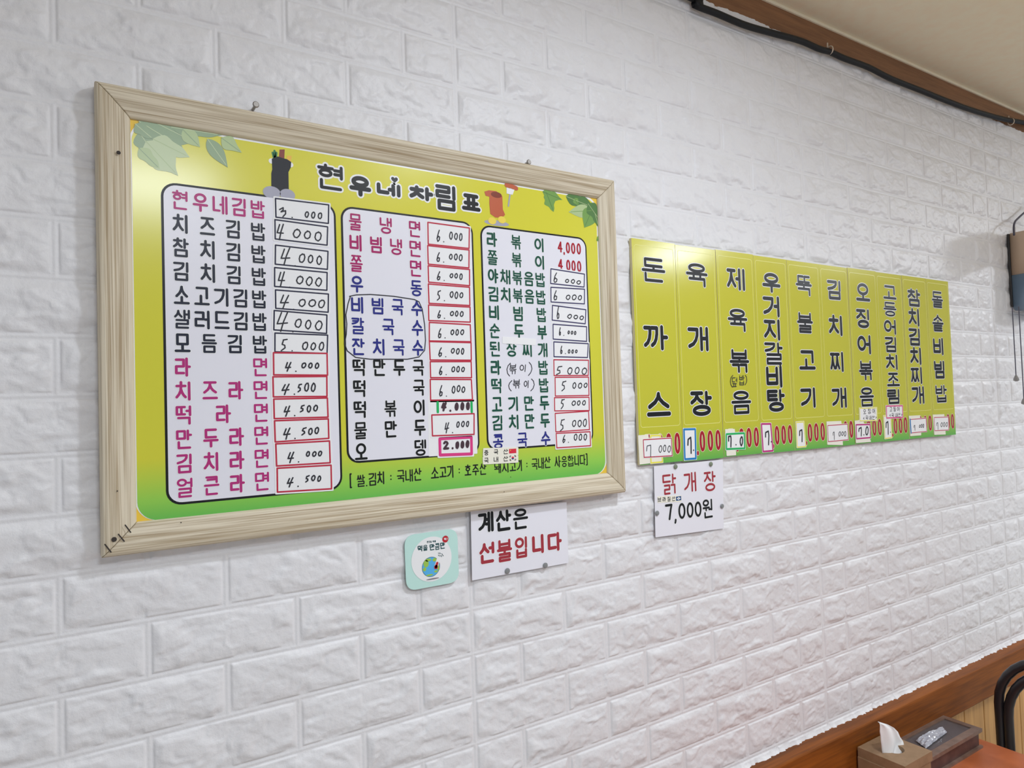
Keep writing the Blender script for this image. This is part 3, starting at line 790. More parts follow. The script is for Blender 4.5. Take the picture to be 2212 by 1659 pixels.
origin(board, [Zb(1195, 105), Zb(1500, 95), Zb(1500, 155), Zb(1198, 172)], [(c, *Zb(x0, y0), *Zb(x1, y1)) for c, x0, y0, x1, y1 in (("국", 1208, 112, 1246, 162), ("내", 1290, 104, 1328, 152), ("산", 1372, 98, 1412, 146))], DP, ('kr', (*Zb(1424, 92), *Zb(1480, 140))))
q = [at(x, y, DP) for x, y in ((1085, 727), (1158, 732), (1157, 746), (1085, 742))]
b = MB(); b.slab(rquad(q, .002, 3), DP, DP + .0005); b.build('faded_sticker', M['label'], board)

# leaf print in the two upper corners
M['leaf1'] = mat('grey_green_print', alb(128, 150, 116), .3, .5); M['leaf2'] = mat('pale_green_print', alb(158, 176, 128), .3, .5)
M['leaf3'] = mat('leaf_green_print', alb(104, 142, 72), .3, .5); M['leaf4'] = mat('deep_leaf_print', alb(74, 112, 62), .3, .5)
M['leaf5'] = mat('mist_green_print', alb(172, 186, 146), .3, .5)
def leaf(b, x0, y0, x1, y1, wd, mi, dd=0.0, lobes=0):
    """a leaf from stalk to tip (picture coordinates)"""
    p, q = Vector(at(x0, y0, D2)), Vector(at(x1, y1, D2)); ax = q - p; L = ax.length; ax.normalize(); nx = Vector((-ax.y, ax.x))
    N = 14; A = []; B_ = []
    for i in range(N + 1):
        t = i / N; w = wd * L * math.sin(math.pi * t ** .8) * (1 - .25 * t) * (1 + (.22 * math.sin(t * math.pi * lobes) if lobes else 0))
        c = p + ax * (t * L); A.append(tuple(c + nx * w)); B_.append(tuple(c - nx * w))
    for i in range(N):
        b.poly([B_[i], B_[i + 1], A[i + 1], A[i]], D2 + .0002 + dd, mi)
    b.stroke([tuple(p), tuple(p + ax * L * .9)], .0005, D2 + .0003 + dd, (mi + 1) % 3, 6)
ml = [M['leaf1'], M['leaf5'], M['leaf2']]
b = MB()
for k, a in enumerate(((300, 262, 395, 320, .33, 0, 5), (330, 262, 430, 312, .3, 0, 4), (300, 285, 345, 350, .36, 0, 3), (330, 300, 410, 340, .28, 1, 3), (315, 305, 385, 380, .34, 1, 4), (300, 320, 345, 365, .3, 2, 3),
                       (370, 275, 480, 292, .16, 0, 3), (395, 280, 432, 318, .4, 2, 0), (448, 300, 492, 362, .26, 0, 0), (478, 298, 522, 330, .34, 2, 2), (292, 268, 330, 300, .4, 0, 3))):
    leaf(b, *a[:5], a[5], .00004 * k, a[6])
b.build('leaf_print', ml, board)
b = MB()
ml2 = [M['leaf3'], M['leaf4'], M['leaf2']]
for k, a in enumerate(((1180, 416, 1196, 458, .36, 0, 5), (1172, 414, 1215, 432, .22, 0, 4), (1222, 424, 1290, 452, .2, 1, 4), (1240, 428, 1250, 445, .4, 0, 2), (1278, 455, 1228, 458, .25, 2, 0), (1280, 450, 1262, 492, .42, 0, 0), (1270, 440, 1298, 480, .38, 1, 3), (1285, 462, 1293, 492, .3, 1, 2),
                       (1298, 512, 1288, 520, .4, 0, 0), (1299, 524, 1300, 536, .3, 0, 0))):
    leaf(b, *a[:5], a[5], .00004 * k, a[6])
b.build('leaf_print', ml2, board)

# printed food pictures (plain): a seaweed roll and a clay pot with a sausage on a fork
M['seaweed'] = mat('seaweed_black_print', alb(36, 38, 44), .32, .28); M['grn2'] = mat('leek_green_print', alb(40, 108, 66), .3)
M['ham'] = mat('ham_brown_print', alb(122, 58, 50), .3); M['egg'] = mat('egg_yellow_print', alb(224, 170, 70), .3)
M['grey'] = mat('grey_print', alb(150, 150, 164), .3); M['clay'] = mat('clay_print', alb(172, 86, 56), .3); M['claydk'] = mat('dark_clay_print', alb(118, 50, 36), .3)
def pxpoly(b, pts, d, mi):
    P = [at(x, y, D2) for x, y in pts]
    A = sum(P[i][0] * P[(i + 1) % len(P)][1] - P[(i + 1) % len(P)][0] * P[i][1] for i in range(len(P)))
    b.poly(P if A > 0 else P[::-1], d, mi)
b = MB(); e = D2 + .0002
pxpoly(b, [(604, 323), (615, 323), (614, 345), (602, 344)], e, 3); pxpoly(b, [(620, 336), (630, 337), (628, 352), (618, 350)], e, 4)
for x in (589, 593, 597): b.stroke([at(x, 326 + abs(x - 593), D2), at(594 + (x - 593) * .3, 345, D2)], .0017, e, 2)
b.stroke([at(586, 348, D2), at(606, 346, D2), at(628, 356, D2)], .004, e, 5)
pxpoly(b, [(587, 343), (592, 341), (600, 338), (612, 342), (620, 344), (629, 350), (628, 362), (623, 372), (624, 418), (605, 424), (586, 416), (586, 374), (588, 366)], e + .0001, 1)
b.disc(*at(587, 416, D2), .013, e + .0002, 6, 20, .0095); b.disc(*at(621, 421, D2), .0115, e + .0002, 6, 20, .009)
b.build('food_picture', [M['ink'], M['seaweed'], M['grn2'], M['ham'], M['egg'], M['halo'], M['grey']], board)
b = MB()
b.disc(*at(1073, 482, D2), .026, e, 5, 24, .005)
pxpoly(b, [(1046, 414), (1056, 411), (1072, 413), (1085, 424), (1086, 452), (1091, 464), (1085, 470), (1070, 470), (1059, 462), (1057, 440), (1057, 425), (1049, 423)], e + .0001, 1)
b.disc(*at(1072, 421, D2), .0115, e + .0002, 2, 20, .0055)
b.stroke([at(1103, 408, D2), at(1098, 445, D2)], .0016, e + .0002, 5)
pxpoly(b, [(1094, 405), (1111, 410), (1107, 421), (1094, 418)], e + .00025, 6)
b.stroke([at(1094, 400, D2), at(1104, 402, D2), at(1115, 407, D2)], .0042, e + .0003, 1)
for x in (1063, 1084): b.disc(*at(x, 475 + (1084 - x) * .1, D2), .0085, e + .0003, 4, 16, .0065)
b.build('food_picture', [M['ink'], M['clay'], M['claydk'], M['egg'], M['flagyellow'], M['grey'], M['halo']], board)

# marks on the frame: mitre lines, ticks, nail holes
b = MB()
def mark(pts, r): b.stroke([at(x, y, DO) for x, y in pts], r, DO + .0007, 0, 6)
Zm = lambda x, y: (200 + x / 7.54, 1000 + y / 7.54)
for p, q in (((530, 1010), (620, 1130)), ((420, 1160), (515, 1275)), ((200, 1325), (300, 1450))): mark([Zm(*p), Zm(*q)], .0008)
b.disc(*at(*Zm(350, 1245), DO), .0032, DO + .0007, 0, 12); b.disc(*at(256, 330, DO), .0026, DO + .0007, 0, 12)
for p in ((253, 1060), (390, 1128), (1086, 1062), (1100, 1030)): b.disc(*at(*p, DO - .004), .0009, DO + .0007, 0, 8)
b.build('frame_mark', mat('dark_marks', alb(50, 44, 40), .7), board)

# ------------------------------------------------------------------ nails over the frame
M['steel'] = mat('dull_steel', (0.34, 0.32, 0.30, 1), .4, .5, .8)
for (px, py), lab in (((551, 229), 'short grey nail in the wall above the left half of the pine frame'), ((1139, 352), 'short grey nail in the wall above the right half of the pine frame')):
    x, z = at(px, py, .02)
    b = MB(); b.lathe((x, 0, z), [(.0022, .002), (.0022, .024), (.0046, .0245), (.0048, .026), (.0036, .0272)], 'y', 16)
    tag(b.build('wall_nail', M['steel'], smooth=False), lab, 'nail', 'nails above the framed menu board')

# ------------------------------------------------------------------ ten menu strips
E1, E2, E3, E4 = zf(5.530, 1350, 500), zf(5.978, 1350, 790), zf(5.672, 1690, 550), zf(5.672, 1690, 780)
def bx(z, x0, y0, x1, y1):
    (a, c), (d, e_) = z([(x0, y0), (x1, y1)]); return a, c, d, e_
STR = [
    ("돈까스", [bx(E1, 200, 305, 480, 620), bx(E1, 222, 1110, 515, 1425), bx(E2, 280, 330, 590, 672)]),
    ("육개장", [bx(E1, 730, 370, 985, 675), bx(E1, 750, 1130, 995, 1435), bx(E2, 845, 318, 1125, 655)]),
    ("제육볶음", [bx(E1, 1215, 425, 1430, 715), bx(E1, 1228, 918, 1460, 1205), (1576, 754, 1618, 806), bx(E2, 1375, 318, 1628, 630)]),
    ("우거지갈비탕", [bx(E1, 1640, 485, 1855, 745), bx(E1, 1648, 762, 1848, 1030), bx(E1, 1658, 1040, 1860, 1308), bx(E1, 1668, 1320, 1885, 1595), (1655, 789, 1691, 838), bx(E2, 1835, 298, 2065, 600)]),
    ("뚝불고기", [bx(E3, 165, 245, 358, 515), bx(E3, 180, 703, 372, 968), (1726, 756.3, 1761, 800), bx(E4, 222, 318, 412, 580)]),
    ("김치찌개", [bx(E3, 550, 305, 720, 562), bx(E3, 567, 738, 740, 1003), (1793, 759.5, 1823, 804), bx(E4, 607, 320, 785, 580)]),
    ("오징어볶음", [bx(E3, 900, 342, 1070, 585), bx(E3, 905, 660, 1070, 908), bx(E3, 918, 980, 1085, 1225), (1855.5, 779, 1885, 822), bx(E4, 948, 318, 1120, 560)]),
    ("고등어김치조림", [bx(E3, 1235, 370, 1392, 560), bx(E3, 1240, 575, 1395, 765), bx(E3, 1245, 790, 1392, 985), bx(E3, 1258, 1005, 1400, 1200), (1913.5, 765.4, 1939.5, 799.7), bx(E4, 1280, 140, 1435, 315), bx(E4, 1285, 340, 1440, 530)]),
    ("참치김치찌개", [bx(E3, 1535, 415, 1688, 645), bx(E3, 1545, 655, 1680, 885), bx(E3, 1550, 898, 1690, 1120), bx(E3, 1565, 1135, 1705, 1355), (1967.5, 792.4, 1992.5, 830), bx(E4, 1587, 305, 1735, 530)]),
    ("돌솥비빔밥", [bx(E3, 1832, 445, 1965, 660), bx(E3, 1838, 730, 1972, 948), bx(E3, 1848, 1015, 1975, 1235), (2018, 779, 2041, 818), bx(E4, 1878, 290, 2015, 510)]),
]
XE = [.3955, .5215, .6490, .7790, .9042, 1.0362, 1.1607, 1.2948, 1.4276, 1.5601, 1.6915]
SZ0, SZ1, DS = 1.5785, 2.0475, .013
POS = ['first yellow strip beside the big pine frame', 'second yellow strip, above the paper notice\'s right half', 'third yellow strip, with a bracketed pen note and green-edged price',
       'fourth yellow strip, six syllables and a tall pink-edged price', 'fifth yellow strip, with a narrow yellow-edged price', 'sixth yellow strip, with a slanted red-edged price',
       'seventh yellow strip, with a yellow-edged origin label', 'eighth yellow strip, seven tightly packed syllables and pink-edged origin label', 'ninth yellow strip, six syllables and a blue-tabbed price', 'tenth yellow strip, the last, beside bare brick wall']
M['groove'] = mat('strip_outline_print', alb(214, 212, 130), .3, .5)
M['foamedge'] = mat('foam_board_edge', alb(196, 188, 150), .7, .3)
strips = []
for i, (txt, boxes) in enumerate(STR):
    x0, x1 = XE[i] + .0006, XE[i + 1] - .0006
    dz = random.uniform(-.0012, .0012)
    dd = DS + random.uniform(-.0006, .0006)
    t = empty('menu_strip', ((x0 + x1) / 2, -.006, SZ0)); strips.append((t, dd, x0, x1))
    tag(t, POS[i] + ', lettered ' + txt, 'menu sign', 'yellow vertical menu strips')
    b = MB(); b.slab([(x0, SZ0 + dz), (x1, SZ0 + dz), (x1, SZ1 + dz), (x0, SZ1 + dz)], .006, dd, 0, 1)
    b.build('board', [M['sheet2'], M['foamedge']], t)
    # thin printed outline
    b = MB(); R_ = rrect(x0 + .006, SZ0 + .078, x1 - .006, SZ1 - .012, .006, 4)
    b.stroke(R_ + [R_[0]], .0005, dd + .0002, 0, 6); b.build('outline_print', M['groove'], t)
    b = MB()
    for ch, (a0, b0, a1, b1) in zip(txt, boxes):
        cx, cz, w, h = pxbox(a0, b0, a1, b1, dd)
        tt = min(.0105, w * .16, h * .172)
        glyph(b, ch, cx, cz, w, h, tt, dd + .0006, 0, .0017, dd + .0004, 1)
    b.build('dish_name', [M['ink'], M['halo']], t)
    b = MB(); wdt = x1 - x0
    for k, (ch, u0, u1) in enumerate((("5", .10, .27), (",", .335, .36), ("0", .40, .54), ("0", .60, .74), ("0", .80, .94))):
        za_, zb2 = (SZ0 + .0175, SZ0 + .0625) if ch != "," else (SZ0 + .010, SZ0 + .020)
        glyph(b, ch, x0 + wdt * (u0 + u1) / 2, (za_ + zb2) / 2, wdt * (u1 - u0), zb2 - za_, .0062, dd + .0006, 0, .0013, dd + .0004, 1)
    b.build('printed_price', [M['crimson'], M['cream']], t)
def ss(i, quad, edge, writing, pen='pen', et=.0013, dep=0.0, pt=.0022, paper='label', name='price_sticker', margin=.001):
    t, dd, _, _ = strips[i]
    return sticker(t, quad, edge, writing, pen, et=et, dep=.0004 + dep, pt=pt, base=dd + .0004, name=name, paper=paper, margin=margin)
# strip 1
ss(0, E2([(175, 905), (300, 895), (320, 1255), (195, 1270)]), None, None, paper='oldlabel', name='old_sticker')
ss(0, E2([(325, 895), (462, 890), (492, 1250), (330, 1265)]), 'yellowpen', None, et=.003, paper='oldlabel', name='old_sticker', dep=.0002)
ss(0, E2([(232, 950), (602, 928), (615, 1168), (242, 1190)]), 'redpen', wr('7.000', (.1, .28), (.3, 1.0), (.52, .98), (.36, .8)), dep=.0005, et=.002, pt=.0016)
ss(1, E2([(752, 810), (915, 805), (925, 1210), (765, 1222)]), 'bluepen', [('7', .28, .26, .68, .82), ('.', .74, .68, .8, .72)], et=.0044, pt=.0036)
ss(2, E2([(1298, 825), (1415, 822), (1432, 1150), (1318, 1160)]), None, None, paper='oldlabel', name='old_sticker')
ss(2, E2([(1300, 872), (1548, 858), (1555, 1078), (1303, 1090)]), 'greenpen', [('7', .1, .12, .32, .85), ('.', .5, .68, .53, .74), ('0', .7, .2, .9, .82)], et=.0044, pt=.0036, dep=.0003)
ss(3, E2([(1755, 742), (1888, 740), (1918, 1108), (1778, 1120)]), 'magpen', [('7', .32, .26, .72, .76), ('.', .84, .64, .88, .67)], et=.004, pt=.0036)
ss(4, E4([(165, 745), (265, 738), (292, 1052), (178, 1062)]), 'yellowpen', [('7', .32, .28, .72, .8)], et=.0026, pt=.0036)
ss(5, E4([(545, 745), (720, 738), (740, 1025), (555, 1020)]), None, None, paper='oldlabel', name='old_sticker')
ss(5, E4([(552, 785), (800, 768), (812, 968), (560, 992)]), 'redpen', wr('7 000', (.24, .33), (.4, .92), (.52, .92), (.42, .76)), et=.002, pt=.0018, dep=.0003)
ss(6, E4([(890, 735), (985, 725), (1085, 985), (905, 1000)]), None, None, paper='oldlabel', name='old_sticker')
ss(6, E4([(898, 772), (1078, 768), (1085, 945), (905, 960)]), 'magpen', [('7', .16, .2, .42, .85), ('.', .5, .7, .54, .76), ('0', .62, .15, .86, .8)], et=.0036, pt=.0036, dep=.0003)
ss(7, E4([(1238, 668), (1330, 662), (1345, 942), (1255, 955)]), 'yellowpen', [('7', .2, .22, .62, .84), ('.', .78, .72, .84, .76)], et=.0026, pt=.0036)
ss(8, E4([(1552, 675), (1685, 668), (1700, 905), (1570, 915)]), None, None, paper='oldlabel', name='old_sticker')
st_ = ss(8, E4([(1565, 712), (1762, 695), (1772, 865), (1575, 885)]), 'redpen', wr('7 000', (.2, .28), (.42, .85), (.52, .86), (.4, .72)), et=.002, pt=.0018, dep=.0003)
ss(9, E4([(1845, 660), (1980, 655), (2000, 895), (1865, 900)]), None, None, paper='oldlabel', name='old_sticker')
ss(9, E4([(1858, 688), (2035, 680), (2042, 848), (1866, 858)]), 'redpen', wr('7 000', (.14, .27), (.36, .92), (.42, .95), (.36, .78)), et=.002, pt=.0018, dep=.0003)
b = MB(); dd9 = strips[8][1]
b.stroke([at(*E4([(1558, 712)])[0], dd9), at(*E4([(1570, 880)])[0], dd9)], .002, dd9 + .0022); b.build('blue_tab', M['bluepen'], strips[8][0])
ss(6, E4([(945, 575), (1160, 568), (1162, 730), (950, 738)]), 'yellowpen',
   [("오", .2, .1, .36, .46), ("징", .46, .08, .64, .46), ("어", .72, .08, .88, .46), ("<", .18, .68, .26, .88), ("국", .32, .6, .46, .92), ("내", .52, .6, .66, .92), ("산", .7, .6, .86, .92), (">", .9, .66, .97, .86)], pt=.0013, et=.0022, name='origin_label', dep=.0006)
ss(7, E4([(1270, 545), (1475, 540), (1480, 695), (1275, 705)]), 'pinkpen',
   [("고", .2, .12, .36, .46), ("등", .42, .12, .58, .48), ("어", .64, .12, .8, .48), ("<", .18, .66, .26, .86), ("국", .3, .6, .44, .92), ("내", .52, .6, .66, .92), ("산", .7, .6, .84, .92), (">", .88, .66, .95, .86)], pt=.0013, et=.0032, name='origin_label', dep=.0006)
hand_word('handwritten_note', [(c, *E2([(x0, y0)])[0], *E2([(x1, y1)])[0]) for c, x0, y0, x1, y1 in (("(", 1350, 120, 1395, 280), ("덮", 1385, 150, 1450, 275), ("밥", 1478, 120, 1545, 250), (")", 1550, 118, 1585, 250))], strips[2][1] + .0008, strips[2][0], 'pen', t=.0019)

# ------------------------------------------------------------------ paper notices, stickers, tacks on the wall
def notice(name, quad, rows, label, cat, dz=.0105, extra=None, group=None):
    Q = quad_px(quad, dz)
    cx = sum(p[0] for p in Q) / 4; cz = min(p[1] for p in Q)
    t = empty(name, (cx, -dz, cz)); tag(t, label, cat, group)
    b = MB(); P = rquad(Q, .0006, 1); b.slab(P, dz - .0008, dz)
    b.build('sheet', M['paper'], t)
    for nm, chars, mk, tw in rows:
        b = MB()
        for ch, x0, y0, x1, y1 in chars:
            gx, gz, w, h = pxbox(x0, y0, x1, y1, dz)
            glyph(b, ch, gx, gz, w, h, tw, dz + .0004, 0, .0014, dz + .0002, 1)
        b.build(nm, [M[mk], M['halo']], t)
    return t, dz
Zn = lambda x, y: (860 + x / 5.53, 1080 + y / 5.53)
notice('paper_notice', [Zn(868, 130), Zn(2012, 20), Zn(2035, 752), Zn(885, 962)],
       [('lettering', [(c, *Zn(x0, y0), *Zn(x1, y1)) for c, x0, y0, x1, y1 in (("계", 955, 130, 1140, 400), ("산", 1168, 105, 1352, 382), ("은", 1372, 88, 1552, 360))], 'ink', .0062),
        ('lettering', [(c, *Zn(x0, y0), *Zn(x1, y1)) for c, x0, y0, x1, y1 in (("선", 970, 490, 1155, 772), ("불", 1180, 455, 1362, 752), ("입", 1395, 428, 1548, 705), ("니", 1600, 400, 1745, 655), ("다", 1785, 372, 1955, 628))], 'brick_red', .0062)],
       'white paper notice with a black and a red line, below the pine frame', 'notice')
Zk = lambda x, y: (1400 + x / 8.295, 980 + y / 8.295)
t2, d2_ = notice('paper_notice', [Zk(105, 225), Zk(1340, 105), Zk(1355, 1340), Zk(135, 1500)],
       [('lettering', [(c, *Zk(x0, y0), *Zk(x1, y1)) for c, x0, y0, x1, y1 in (("닭", 258, 345, 505, 745), ("개", 640, 318, 860, 702), ("장", 1000, 300, 1212, 688))], 'brick_red', .0052),
        ('lettering', [(c, *Zk(x0, y0), *Zk(x1, y1)) for c, x0, y0, x1, y1 in (("7", 305, 890, 440, 1205), (",", 465, 1160, 518, 1260), ("0", 540, 872, 668, 1180), ("0", 690, 860, 812, 1160), ("0", 832, 845, 955, 1142), ("원", 980, 800, 1165, 1168))], 'ink', .0052)],
       'square white paper notice with red dish name and 7,000, under the yellow strips', 'notice', dz=.0100)
origin(t2, [Zk(168, 765), Zk(600, 745), Zk(600, 860), Zk(172, 882)], [(c, *Zk(x0, y0), *Zk(x1, y1)) for c, x0, y0, x1, y1 in (("브", 172, 778, 232, 865), ("라", 258, 772, 318, 862), ("질", 345, 768, 402, 858), ("산", 428, 762, 486, 852))], d2_, ('br', (*Zk(500, 758), *Zk(592, 846))))

M['stud'] = mat('grey_stud', alb(128, 130, 130), .35, .5, .3)
M['studgreen'] = mat('green_grey_stud', alb(122, 130, 112), .35, .5, .3)
STUDS = [(Zn(1305, 848), 'stud', 'grey round stud at the left of the lower edge of the prepayment notice'), (Zn(1758, 782), 'stud', 'grey round stud at the right of the lower edge of the prepayment notice'),
         (Zk(492, 232), 'studgreen', 'greenish round stud at the top left of the square notice'), (Zk(1125, 186), 'studgreen', 'greenish round stud at the top right of the square notice'),
         (Zk(162, 1065), 'stud', 'grey round stud on the left edge of the square notice'), (Zk(1325, 940), 'stud', 'grey round stud on the right edge of the square notice')]
for (px, py), mk, lab in STUDS:
    x, z = at(px, py, .0115)
    b = MB(); b.lathe((x, 0, z), [(.0012, .001), (.0012, .0109), (.0050, .011), (.0052, .0122), (.0044, .0132), (.002, .0137)], 'y', 20)
    tag(b.build('round_stud', M[mk]), lab, 'tack', 'round studs pinning the notices')

M['mint'] = mat('mint_print', alb(172, 205, 197), .4, .5); M['stickwhite'] = mat('sticker_white', alb(226, 228, 234), .4, .5)
M['sea'] = mat('sea_blue_print', alb(78, 158, 206), .4); M['land'] = mat('land_green_print', alb(140, 176, 72), .4); M['teal'] = mat('dark_teal_print', alb(36, 72, 74), .4)
M['flagpink'] = mat('thermo_red', alb(170, 34, 44), .4); M['shade'] = mat('grey_shadow_print', alb(120, 116, 120), .4)
DM = .0098
Q = quad_px([Zn(72, 428), Zn(705, 335), Zn(730, 975), Zn(100, 1092)], DM)
ms = empty('square_sticker', (sum(p[0] for p in Q) / 4, -DM, min(p[1] for p in Q)))
tag(ms, 'mint green square sticker with a white disc and small globe, below the pine frame', 'sticker')
b = MB(); b.slab(rquad(Q, .019, 8), DM - .0008, DM); b.build('backing', M['mint'], ms)
b = MB(); cx, cz, w, h = pxbox(*Zn(145, 412), *Zn(658, 998), DM); RR = (w + h) / 4
b.disc(cx, cz, RR, DM + .0003, 0, 40); b.build('white_disc', M['stickwhite'], ms)
b = MB()
for ch, x0, y0, x1, y1 in (("먹", 232, 540, 290, 622), ("을", 296, 532, 352, 610), ("만", 375, 522, 435, 605), ("큼", 438, 512, 495, 600), ("만", 500, 502, 560, 588)):
    gx, gz, gw_, gh_ = pxbox(*Zn(x0, y0), *Zn(x1, y1), DM); glyph(b, ch, gx, gz, gw_, gh_, .0018, DM + .0005)
for k, ch in enumerate("환경을위해"):
    gx, gz, gw_, gh_ = pxbox(*Zn(343 + 20 * k + (8 if k > 2 else 0), 488 - 2 * k), *Zn(360 + 20 * k + (8 if k > 2 else 0), 516 - 2 * k), DM); glyph(b, ch, gx, gz, gw_, gh_, .0007, DM + .0005)
b.build('lettering', M['teal'], ms)
b = MB(); gx, gz, gw_, gh_ = pxbox(*Zn(282, 672), *Zn(502, 925), DM); gr = (gw_ + gh_) / 4
b.disc(gx, gz, gr + .0007, DM + .0004, 4, 30); b.disc(gx, gz, gr, DM + .0005, 0, 30)
for du, dv, ru, rv in ((-.62, .45, .34, .42), (-.3, .78, .35, .16), (.45, .72, .25, .2), (.82, -.1, .14, .4), (.55, -.55, .22, .12), (-.2, -.86, .42, .1), (-.75, -.15, .2, .2)):
    s = min(1.0, (1 - .02) / max(1e-6, math.hypot(abs(du) + ru * .6, abs(dv) + rv * .6)))
    b.disc(gx + du * gr * s, gz + dv * gr * s, ru * gr * s, DM + .0006, 1, 14, rv * gr * s)
p, q = at(*Zn(480, 705), DM), at(*Zn(450, 800), DM)
b.stroke([p, q], .0034, DM + .0008, 2); b.stroke([((p[0] + q[0]) / 2, (p[1] + q[1]) / 2), q], .0022, DM + .0009, 3); b.disc(q[0], q[1], .0036, DM + .0009, 3, 14)
b.build('globe_picture', [M['sea'], M['land'], M['stickwhite'], M['flagpink'], M['teal']], ms)
b = MB(); c = at(*Zn(412, 942), DM); b.disc(c[0], c[1], .012, DM + .0004, 0, 20, .0013); b.build('ground_line', M['shade'], ms)
b = MB()
for x0, y0, x1, y1 in ((478, 632, 490, 640), (495, 630, 506, 640), (520, 640, 528, 652), (480, 655, 482, 668), (495, 655, 500, 675), (512, 660, 520, 678), (528, 655, 540, 668)):
    b.stroke([at(*Zn(x0, y0), DM), at(*Zn(x1, y1), DM)], .0005, DM + .0005, 0, 6)
b.build('heat_ticks', M['teal'], ms)
b = MB(); c = at(*Zn(563, 467), DM); b.disc(c[0], c[1], .0058, DM + .0006, 0, 22); b.poly([at(*Zn(560, 505), DM), (c[0] + .003, c[1] - .0045), (c[0] - .002, c[1] - .005)][::1], DM + .0006, 0)
gx, gz, gw_, gh_ = pxbox(*Zn(546, 450), *Zn(574, 484), DM); glyph(b, "딱", gx, gz, gw_, gh_, .0009, DM + .0008, 1)
glyph(b, "!", gx + .0038, gz, .001, gh_ * .9, .0008, DM + .0008, 1)
b.build('red_badge', [M['flagpink'], M['stickwhite']], ms)

# ------------------------------------------------------------------ black cable along the ceiling
M['cable'] = mat('black_cable', alb(20, 21, 24), .5, .25)
cp = [(-120, -60), (0, 30), (150, 90), (330, 165), (500, 215), (700, 270), (830, 325), (900, 345), (1000, 390), (1150, 445), (1300, 520), (1500, 600), (1700, 680), (1870, 740), (2050, 790), (2187, 815)]
pts = []
for x, y in cp:
    a = at(1500 + x / 3.0717, y / 3.0717, .018); pts.append((a[0], -.018, a[1]))
pts = [(-1.1, -.018, 2.60), (-.3, -.018, 2.606)] + pts + [(2.55, -.018, 2.675), (3.2, -.018, 2.672)]
def smooth_path(P, n=6):
    P = [Vector(p) for p in P]; out = []
    for i in range(len(P) - 1):
        p0, p1, p2, p3 = P[max(i - 1, 0)], P[i], P[i + 1], P[min(i + 2, len(P) - 1)]
        for k in range(n):
            t = k / n
            out.append(.5 * ((2 * p1) + (p2 - p0) * t + (2 * p0 - 5 * p1 + 4 * p2 - p3) * t * t + (3 * p1 - p0 - 3 * p2 + p3) * t ** 3))
    out.append(P[-1]); return [tuple(p) for p in out]
b = MB(); b.tube(smooth_path(pts), .0078, 12)
cb = b.build('black_cable', M['cable'], smooth=True)
tag(cb, 'thick black cable sagging along the wall under the ceiling moulding', 'cable')
M['clip'] = mat('clear_tie', alb(190, 176, 160), .4, .4)
for px, py in ((1792, 107), (2184, 262)):
    x, z = at(px, py, .018); b = MB()
    ringp = [(x, -.018 + .0095 * math.cos(a), z - .002 + .0105 * math.sin(a)) for a in [2 * math.pi * i / 14 for i in range(15)]]
    b.tube(ringp, .0018, 8); b.tube([(x, -.012, z + .006), (x + .004, -.010, z + .022)], .0022, 8)
    b.build('cable_tie', M['clip'], cb)

# ------------------------------------------------------------------ wall fan at the right
M['beigeplastic'] = mat('beige_plastic', alb(182, 160, 138), .28, .5); M['blueplastic'] = mat('slate_blue_plastic', alb(104, 122, 140), .2, .6)
M['darkgap'] = mat('dark_plastic_and_box_shade', alb(40, 38, 38), .5)
fx0, fx1, fz0, fz1 = 2.128, 2.30, 1.978, 2.245
fan = empty('wall_fan', ((fx0 + fx1) / 2, -.008, fz0))
tag(fan, 'beige and slate blue wall fan housing at the right edge, with two pull cords', 'wall fan')
zs = 2.098
def fanbody(z0, z1, name, mt, r0, r1, grow_=0.0):
    b = MB(); N = 8
    def ring(z, inset):
        out = []
        x0, x1, y0, y1 = fx0 + inset - grow_, fx1 - inset + grow_, -.012, -.112 + inset - grow_; r = .035
        out.append((x0, y0, z))
        for k in range(N + 1):
            a = math.pi + math.pi / 2 * k / N; out.append((x0 + r + r * math.cos(a), y1 + r + r * math.sin(a), z))
        for k in range(N + 1):
            a = 1.5 * math.pi + math.pi / 2 * k / N; out.append((x1 - r + r * math.cos(a), y1 + r + r * math.sin(a), z))
        out.append((x1, y0, z)); return out
    zz = []
    if r0:
        for k in range(6): a = math.pi / 2 * k / 5; zz.append((z0 + r0 * (1 - math.sin(a)) , r0 * (1 - math.cos(a)) * 1.0))
        zz = [(z0 + r0 * (1 - math.cos(math.pi / 2 * k / 5)), r0 * (1 - math.sin(math.pi / 2 * k / 5))) for k in range(6)]
    else: zz.append((z0, 0))
    if r1: zz += [(z1 - r1 * (1 - math.sin(math.pi / 2 * k / 5)), r1 * (1 - math.cos(math.pi / 2 * k / 5))) for k in range(6)]
    else: zz.append((z1, 0))
    R_ = [ring(z, i) for z, i in zz]; n = len(R_[0])
    for A, B_ in zip(R_, R_[1:]):
        for k in range(n): b.face([A[k], A[(k + 1) % n], B_[(k + 1) % n], B_[k]])
    b.face(R_[0][::-1]); b.face(R_[-1])
    return b.build(name, mt, fan, smooth=True)
def shade_auto(o):
    for p in o.data.polygons: p.use_smooth = True
fanbody(zs, fz1, 'upper_housing', M['beigeplastic'], 0, .012)
fanbody(fz0, zs, 'lower_housing', M['blueplastic'], .02, 0, .0012)
b = MB(); b.box(fx0 - .006, fx1 + .006, -.013, -.007, fz0 + .012, fz1 - .004); b.build('back_plate', M['darkgap'], fan, bevel=.002)
b = MB(); b.tube([(fx0 + .085, -.10, fz1 - .03), (fx0 + .085, -.18, fz1 + .0), (fx0 + .085, -.32, fz1 + .01)], .048, 16); b.build('arm', M['beigeplastic'], fan, smooth=True)
M['cord'] = mat('dark_cord', alb(70, 68, 80), .6)
